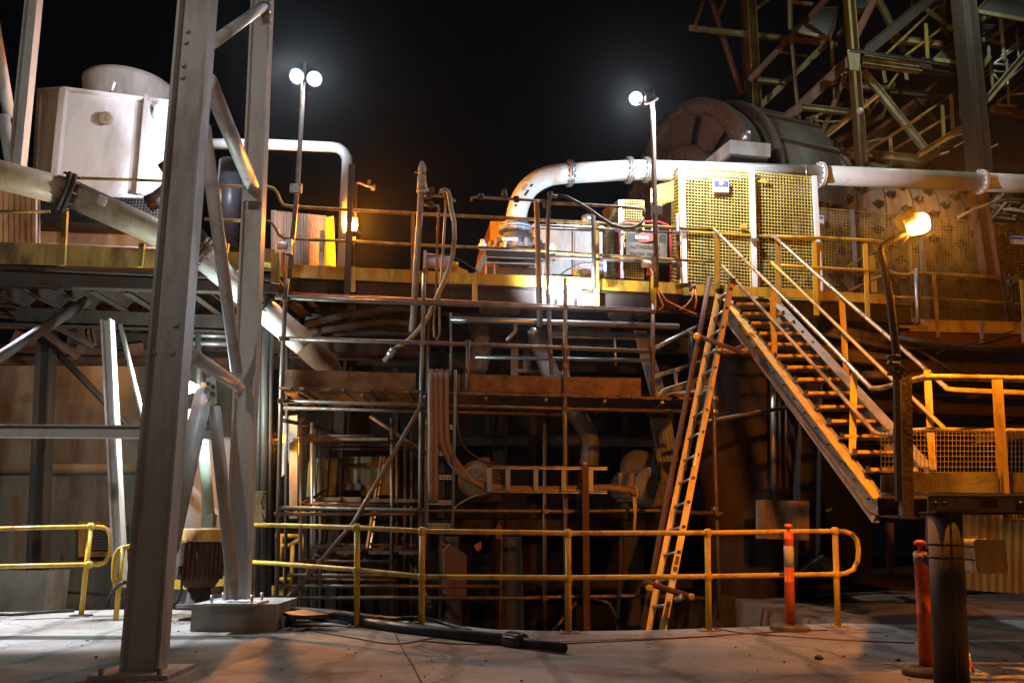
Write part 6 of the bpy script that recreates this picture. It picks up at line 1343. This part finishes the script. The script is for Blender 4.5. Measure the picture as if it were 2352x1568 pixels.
# ------------------------------------------------------------------ bollards
def bollard(label, foot, yd, top, rad, band=True, tilt=0, base_r=.20):
    c = Vector(foot); t = thing('bollard', label, 'bollard', c); H = top - c.z
    hx = MB(); n = 8; prof = [(base_r, 0), (base_r, .035), (base_r * .8, .055), (rad * 1.2, .062)]
    hx.lathe(c, prof, (0, 0, 1), 10 if band else 28, not band); hx.build('rubber_base', mat('dusty_rubber', (.09, .07, .06), .75, 0, (.16, .12, .09), .4, 6, .2), t)
    z0 = .06; body = [(rad * 1.02, z0), (rad, H * .45), (rad * 1.05, H * .455), (rad * 1.05, H * .465), (rad * .97, H * .47), (rad * .95, H * .86), (rad * 1.03, H * .865), (rad * 1.03, H * .875), (rad * .95, H * .88), (rad * .93, H * .965 - .03), (rad * .55, H * .965 - .022)]
    MB().lathe(c, body, (0, 0, 1), 28).build('tube', orgp, t)
    MB().lathe(c + Vector((0, 0, H * .965 - .025)), [(rad * .4, 0), (rad * .3, .02), (rad * .35, .035), (rad * .85, .045), (rad * .88, .06), (rad * .5, .078), (rad * .1, .082)], (0, 0, 1), 20).build('t_top', orgp, t)
    if band: MB().lathe(c, [(rad * 1.01, H * .60), (rad * 1.0, H * .80)], (0, 0, 1), 28).build('reflective_band', mat('reflective_sleeve', (.55, .52, .48), .35, 0, (.35, .3, .25), .3, 9, .02), t)
    t.rotation_euler = (0, R(tilt), 0)
    return t, c, H
f2 = G((1815, 1447)); topz = Y((1815, 1206), f2.y).z; bollard('orange bollard with a white band standing before the guardrail end', f2, f2.y, topz, px(10.8, f2.y), tilt=3.2)
f1 = G((2130, 1550)); topz = Y((2122, 1246), f1.y).z; tb1, c1_, H1 = bollard('faded orange bollard with a blue disc leaning against the black post', f1, f1.y, topz, px(15, f1.y), False, base_r=.165, tilt=3.0)
bd = Y((2117, 1284), f1.y - .07); MB().lathe(bd, [(.036, 0), (.040, .008), (.028, .016)], (0, -1, 0), 24).build('blue_disc', signb, tb1)
for k in range(8):
    an = 2 * math.pi * k / 8; MB().box(bd + Vector((.039 * math.cos(an), -.006, .039 * math.sin(an))), .012, .012, .012).build('disc_notch', signb, tb1)
MB().lathe(c1_ + Vector((0, 0, H1 * .84)), [(px(15.5, f1.y), 0), (px(15.5, f1.y), .075)], (0, 0, 1), 24).build('faded_sleeve', cream, tb1)

# ------------------------------------------------------------------ stairs
ss = thing('steel_stairs', 'steep open stairs with yellow nosings between orange lit stringers', 'stairs', Y((2021, 1140), 8.9))
tr = [(355, 590, 178), (395, 665, 238), (450, 730, 297), (500, 785, 362), (555, 848, 430), (612, 912, 503), (675, 980, 574), (738, 1050, 650), (805, 1120, 736), (873, 1205, 822), (950, 1285, 912), (1030, 1350, 1005), (1110, 1440, 1105), (1195, 1520, 1215)]
nt_ = len(tr)
stm = mat('stair_paint', (.34, .31, .27), .5, 0, (.16, .12, .09), .35, 3)
nose = mat('nosing_yellow', (.70, .40, .05), .5, 0, (.3, .16, .04), .3, 6)
def ys(k): return 12.15 - (12.15 - 9.0) * k / (nt_ - 1)
for k, (xl, xr, y) in enumerate(tr):
    yd = ys(k); a = Y(cM(xl + 30, y), yd); b = Y(cM(xr, y), yd); b.z = a.z
    t = MB().slab([a, b, b + Vector((0, .26, 0)), a + Vector((0, .26, 0))], -.03).build('tread', stm, ss)
    MB().bar(a + Vector((0, -.012, -.006)), b + Vector((0, -.012, -.006)), .03, .034).build('nosing', nose, t)
    for e in (a, b): MB().box(e + Vector((-.03 if e is a else .03, -.01, -.0)), .03, .04, .06).build('tread_bracket', rustd, t)
    mb = MB()
    for j in range(10): mb.box(a.lerp(b, (j + .5) / 10) + Vector((0, .13, .002)), .01, .24, .012)
    mb.build('grip_bars', galv, t, 'stuff')
sL0, sL1 = Y((1672, 690), 12.35), Y((2024, 1150), 8.85); sR0, sR1 = Y((1778, 690), 12.35), Y((2135, 1078), 8.85)
up_s = (0, -.25, 1)
def stringer(p, q, hh):
    d_ = (q - p).normalized(); w = Vector((0, 0, 1)); w = (w - d_ * w.dot(d_)).normalized()
    return MB().csec(p - w * hh / 2, q - w * hh / 2, hh, .085, .012, flip=-1)
stringer(sL0, sL1, .30).build('stringer', stm, ss); stringer(sR0, sR1, .30).build('stringer', stm, ss)
for p, q in ((sL0, sL1), (sR0, sR1)): MB().bar(p + Vector((-.035, 0, .022)), q + Vector((-.035, 0, .022)), .10, .014).build('stringer_flange', nose if p is sL0 else stm, ss)
for k in range(nt_):
    f = (k + .6) / (nt_ + .5); c = sL0.lerp(sL1, f) + Vector((-.02, -.05, -.17)); MB().cyl(c, c + Vector((-.03, -.03, 0)), .014, 6).build('bolt', darks, ss)
# conduit following the stringer
cd = MB().tube(smooth([Y(p, y) for p, y in (((1672, 745), 12.0), ((1775, 880), 10.9), ((1900, 1040), 9.7), ((1965, 1125), 8.9), ((1990, 1165), 8.6), ((2010, 1180), 8.4), ((2060, 1186), 7.4), ((2120, 1187), 6.6))], 3), .016, 8); tag(cd.build('conduit', rustm), 'thin conduit following the underside of the stair stringer', 'conduit')
# stair handrails
chrome = mat('worn_bare_rail', (.55, .42, .30), .25, .8, (.5, .32, .08), .4, 7, .03)
def srail(name, label, items, posts):
    t = thing('stair_handrail', label, 'handrail', items[0][0][-1])
    for pts, r_, m, nm in items: MB().tube(smooth(pts, 3), r_, 12).build(nm, m, t)
    for (a, ya), (b, yb3), m in posts:
        MB().bar(Y(a, ya), Y(b, yb3), .075, .025, up=(.5, 1, 0)).build('stanchion', m, t)
    return t
A = [Y((1640, 527), 12.2), Y((1780, 665), 11.2), Y((1900, 786), 10.1), Y((1990, 880), 9.1), Y((2004, 891), 8.9), Y((2022, 891), 8.6), Y((2044, 886), 8.2), Y((2100, 872), 7.4), Y((2125, 867), 7.0), Y((2160, 866), 6.7), Y((2420, 872), 6.6)]
Am = [Y((1653, 604), 12.2), Y((1780, 741), 11.1), Y((1900, 872), 10.0), Y((1990, 972), 9.1), Y((2010, 993), 8.9), Y((2030, 998), 8.6), Y((2070, 996), 7.6), Y((2125, 987), 7.0), Y((2420, 992), 6.6)]
B = [Y((1776, 541), 12.1), Y((1900, 652), 11.1), Y((2030, 764), 10.1), Y((2150, 868), 9.2), Y((2172, 888), 9.0), Y((2200, 895), 8.9), Y((2420, 904), 8.8)]
Bm = [Y((1772, 602), 12.1), Y((1900, 725), 11.1), Y((2030, 852), 10.0), Y((2105, 922), 9.4), Y((2168, 982), 8.9)]
yo = mat('orange_lit_paint', (.62, .42, .06), .42, 0, (.25, .13, .03), .3, 5)
srail('h', 'bare worn stair handrail on the pit side ending in a bend at the landing', [(A[:5], .027, chrome, 'top_rail'), (A[4:], .027, yeld, 'top_rail'), (Am, .023, yeld, 'mid_rail')], [(((1647, 536), 12.15), ((1648, 680), 12.2), yel), (((1774, 672), 11.2), ((1782, 884), 11.15), yo), (((1962, 855), 9.5), ((1956, 1111), 9.45), yo), (((2290, 872), 6.55), ((2308, 1160), 6.55), yeld)])
srail('h', 'stair handrail on the far side running down past the big sodium lamp pole', [(B[:4], .027, chrome, 'top_rail'), (B[3:], .027, yo, 'top_rail'), (Bm, .023, yel, 'mid_rail')], [(((1786, 548), 12.1), ((1789, 700), 12.2), yeld), (((1934, 690), 10.9), ((1945, 880), 10.9), yo), (((2130, 850), 9.3), ((2142, 1080), 9.3), yo)])
# landing
ln = thing('stair_landing', 'small stair landing with dented cream toe board and bolted edge beam', 'platform', Y((2200, 1160), 6.4))
zl = Y((2100, 1135), 6.6).z
MB().slab([Y((2028, 1135), 6.6), Y((2028, 1135), 6.6) * 1 + Vector((Y((2030, 1135), 8.7).x - Y((2028, 1135), 6.6).x, 2.1, 0)), Y((2460, 1138), 6.6) + Vector((1.5, 2.1, 0)), Y((2460, 1138), 6.6)][::1], .03).build('floor_plate', stm, ln)
tbx = [(2022, 2042), (2078, 2147), (2147, 2292), (2296, 2460)]
for a, b in tbx: MB().slab([Y((a, 1130), 6.55), Y((b - 1, 1131), 6.55), Y((b - 1, 1088 - (2 if a > 2100 else 0)), 6.55), Y((a, 1085 + (6 if a < 2040 else 0)), 6.55)][::-1], -.012).build('toe_board', dirty_cream, ln)
MB().slab([Y((2040, 1130), 6.56), Y((2080, 1130), 6.56), Y((2080, 1088), 6.56), Y((2040, 1088), 6.56)][::-1], -.012).build('toe_board', dirty_cream, ln)
MB().bar(Y((2026, 1134), 6.5), Y((2460, 1136), 6.5), .10, .016).build('floor_edge', galv, ln)
MB().csec(Y((2016, 1163), 6.75), Y((2460, 1160), 6.75), .14, .07, .01).build('rear_channel', darks, ln)
bmq = MB().csec(Y((2132, 1157), 6.15), Y((2460, 1157), 6.15), .115, .07, .010).build('edge_beam', mat('beam_grey', (.20, .20, .20), .5, .2, (.12, .10, .08), .4, 5), ln)
MB().slab([Y(p, 6.09) for p in ((2130, 1175), (2330, 1175), (2330, 1143), (2130, 1143))][::-1], -.008).build('beam_face', MATS['beam_grey'], ln)
for x in (2149, 2170, 2262, 2276, 2345): MB().lathe(Y((x, 1156), 6.08), [(.020, 0), (.018, .012), (.009, .013), (.009, .022)], (0, -1, 0), 6).build('bolt', blk, ln)
MB().slab([Y(p, 6.07) for p in ((2252, 1165), (2290, 1165), (2290, 1147), (2252, 1147))][::-1], -.006).build('splice_plate', darks, ln)
MB().mesh_panel(Y((2024, 1084), 6.6), Y((2460, 1084), 6.6), Y((2460, 990), 6.6), Y((2024, 986), 6.6), 48, 8, .0045).build('mesh_infill', yel, ln, 'stuff')
t = thing('brown_post', 'thick weathered brown post holding the sodium lamp pole at the landing corner', 'post', Y((2068, 1185), 6.35))
MB().bar(Y((2082, 1184), 6.42), Y((2077, 862), 6.42), .085, .07, up=(0, 1, 0)).build('timber', mat('weathered_brown_post', (.22, .15, .08), .65, 0, (.07, .045, .03), .5, 6, .3), t)
MB().bar(Y((2064, 1150), 6.36), Y((2058, 840), 6.36), .04, .04, up=(0, 1, 0)).build('packer', rustd, t)
for y in (822, 838, 860): MB().lathe(Y((2053, y), 6.25), [(.05, 0), (.05, .02)], (0, 0, 1), 14).build('clamp_band', darks, t)
MB().tube([Y(p, 6.15) for p in ((2040, 830), (2062, 836), (2080, 848), (2088, 856), (2078, 862), (2066, 850))], .010, 6).build('wire_tie', rubber, t)

# black post with strapped case -------------------------------------------------
bpst = thing('black_post', 'thick black steel post under the landing at the right edge of the slab', 'post', G((2180, 1590)))
fb = G((2186, 1585)); tpz = Y((2166, 1178), fb.y).z; xx = Y((2170, 1178), fb.y).x
pbm = mat('post_black', (.05, .05, .051), .5, .1, (.11, .08, .06), .40, 4, .1)
MB().tube([(Y((2184, 1560), fb.y).x, fb.y, 0), (xx, fb.y, tpz)], .105, 32).build('shaft', pbm, bpst)
MB().bar(Vector((Y((2184, 1560), fb.y).x - .02, fb.y - .10, 0)), Vector((xx - .02, fb.y - .10, tpz)), .012, .018, up=(0, 1, 0)).build('weld_seam', pbm, bpst)
MB().box((xx, fb.y, tpz + .006), .24, .24, .012).build('cap_plate', darks, bpst)
MB().box((fb.x, fb.y, .008), .32, .32, .016).build('base_plate', darks, bpst)
cs_ = thing('spill_case', 'rounded cream plastic case strapped to the far side of the black post', 'case', Y((2240, 1275), 6.4))
cc = Y((2238, 1275), 6.45); mb = MB()
w2, h2_, r2 = px(34, 6.45), px(36, 6.45), .03
out = []
for cx_, cz_, a0_ in ((w2 - r2, h2_ - r2, 0), (-w2 + r2, h2_ - r2, 90), (-w2 + r2, -h2_ + r2, 180), (w2 - r2, -h2_ + r2, 270)):
    for k in range(5): an = R(a0_ + k * 22.5); out.append(cc + Vector((cx_ + r2 * math.cos(an), 0, cz_ + r2 * math.sin(an))))
mb.slab(out[::-1], .22) if 0 else mb.slab(out, -.22 if ((out[1] - out[0]).cross(out[2] - out[1])).y > 0 else .22)
mb.build('body', mat('case_cream', (.42, .36, .24), .5, 0, (.2, .15, .09), .3, 6), cs_)
MB().bar(cc + Vector((-w2, -.01, 0)), cc + Vector((w2, -.01, .01)), .02, .02).build('lid_seam', dirty_cream, cs_)
MB().box(cc + Vector((-.02, .02, h2_ + .012)), .12, .05, .025).build('handle', dirty_cream, cs_)
for y in (1254, 1284):
    MB().tube([Y((2128, y - 5), fb.y - .10), Y((2165, y - 2), fb.y - .14), Y((2208, y - 1), fb.y - .10), Y((2240, y + 2), 6.40), Y((2272, y - 6), 6.40)], .008, 6).build('strap', blk, cs_)
rw = thing('striped_pole', 'thin red and white pole leaning behind the black post', 'pole', G((2235, 1560)))
p0, p1_ = Y((2206, 1440), 6.5), G((2236, 1542), .02)
for k in range(5):
    MB().cyl(p0.lerp(p1_, k / 5), p0.lerp(p1_, (k + 1) / 5), .011, 10).build('band', signr if k % 3 == 1 else signw, rw)
MB().tube([p1_ + Vector(v) for v in ((0, 0, 0), (.02, -.02, .01), (.03, -.05, .01), (.015, -.06, .01), (0, -.03, .01))], .006, 6).build('hook', galv, rw)

# yard and wall lamps outside the picture that light it --------------------------
for L_, tgt, lab in ((LW, (-5.6, 8.6, 0), 'white wall floodlight beyond the closest column'), (LY, (0, 9, 1), 'warm yard floodlight behind the slab'), (LY2, (-3, 7, 2), 'pale yard floodlight behind the slab'), (LQ, (-9.4, 14, 7.2), 'warm wall lamp beyond the cooling tower side'), (LR, (9.5, 19.5, 8.5), 'greenish floodlight high on the steel tower'), (LT, (7, 19, 9), 'floodlight on the tower landing')):
    t = thing('yard_lamp', lab, 'lamp', L_); d_ = (Vector(tgt) - Vector(L_)).normalized()
    MB().lathe(Vector(L_) - d_ * .35, [(.08, 0), (.14, .05), (.14, .20), (.10, .20)], d_, 20).build('housing', blk, t)
    if L_ in (LW, LY, LY2): MB().cyl((L_[0] - .02, L_[1] - .45 * (1 if L_[1] < 0 else -1), 0), (L_[0] - .02, L_[1] - .45 * (1 if L_[1] < 0 else -1), L_[2]), .07, 12).build('mast', galv, t)
t = thing('floodlight', 'floodlight fixed behind the second column facing the cooling tower', 'floodlight', HP); MB().box(HP, .14, .10, .12).build('housing', blk, t)
t = thing('floodlight', 'small floodlight on the second column lighting the white loop pipe', 'floodlight', HQ); MB().box(HQ, .12, .10, .10).build('housing', blk, t)
# faint floodlight at the cooling tower base (hidden behind the closest column)
t = thing('floodlight', 'floodlight at the cooling tower hidden behind the closest column', 'floodlight', HF); MB().box(HF + Vector((.12, .0, 0)), .10, .12, .14).build('housing', blk, t)
# night air lit around the lamps
hz = MB().box((2.5, 22.5, 7.925), 112, 112, 20.55); hz_m = bpy.data.materials.new('night_haze'); hz_m.use_nodes = True; nn_ = hz_m.node_tree
nn_.nodes.clear(); o_ = nn_.nodes.new('ShaderNodeOutputMaterial'); v_ = nn_.nodes.new('ShaderNodeVolumePrincipled'); v_.inputs['Density'].default_value = .00045; v_.inputs['Color'].default_value = (.9, .9, .9, 1); v_.inputs['Anisotropy'].default_value = .93
nn_.links.new(v_.outputs[0], o_.inputs['Volume'])
if HAZE: hz.build('haze', hz_m, None, 'stuff')
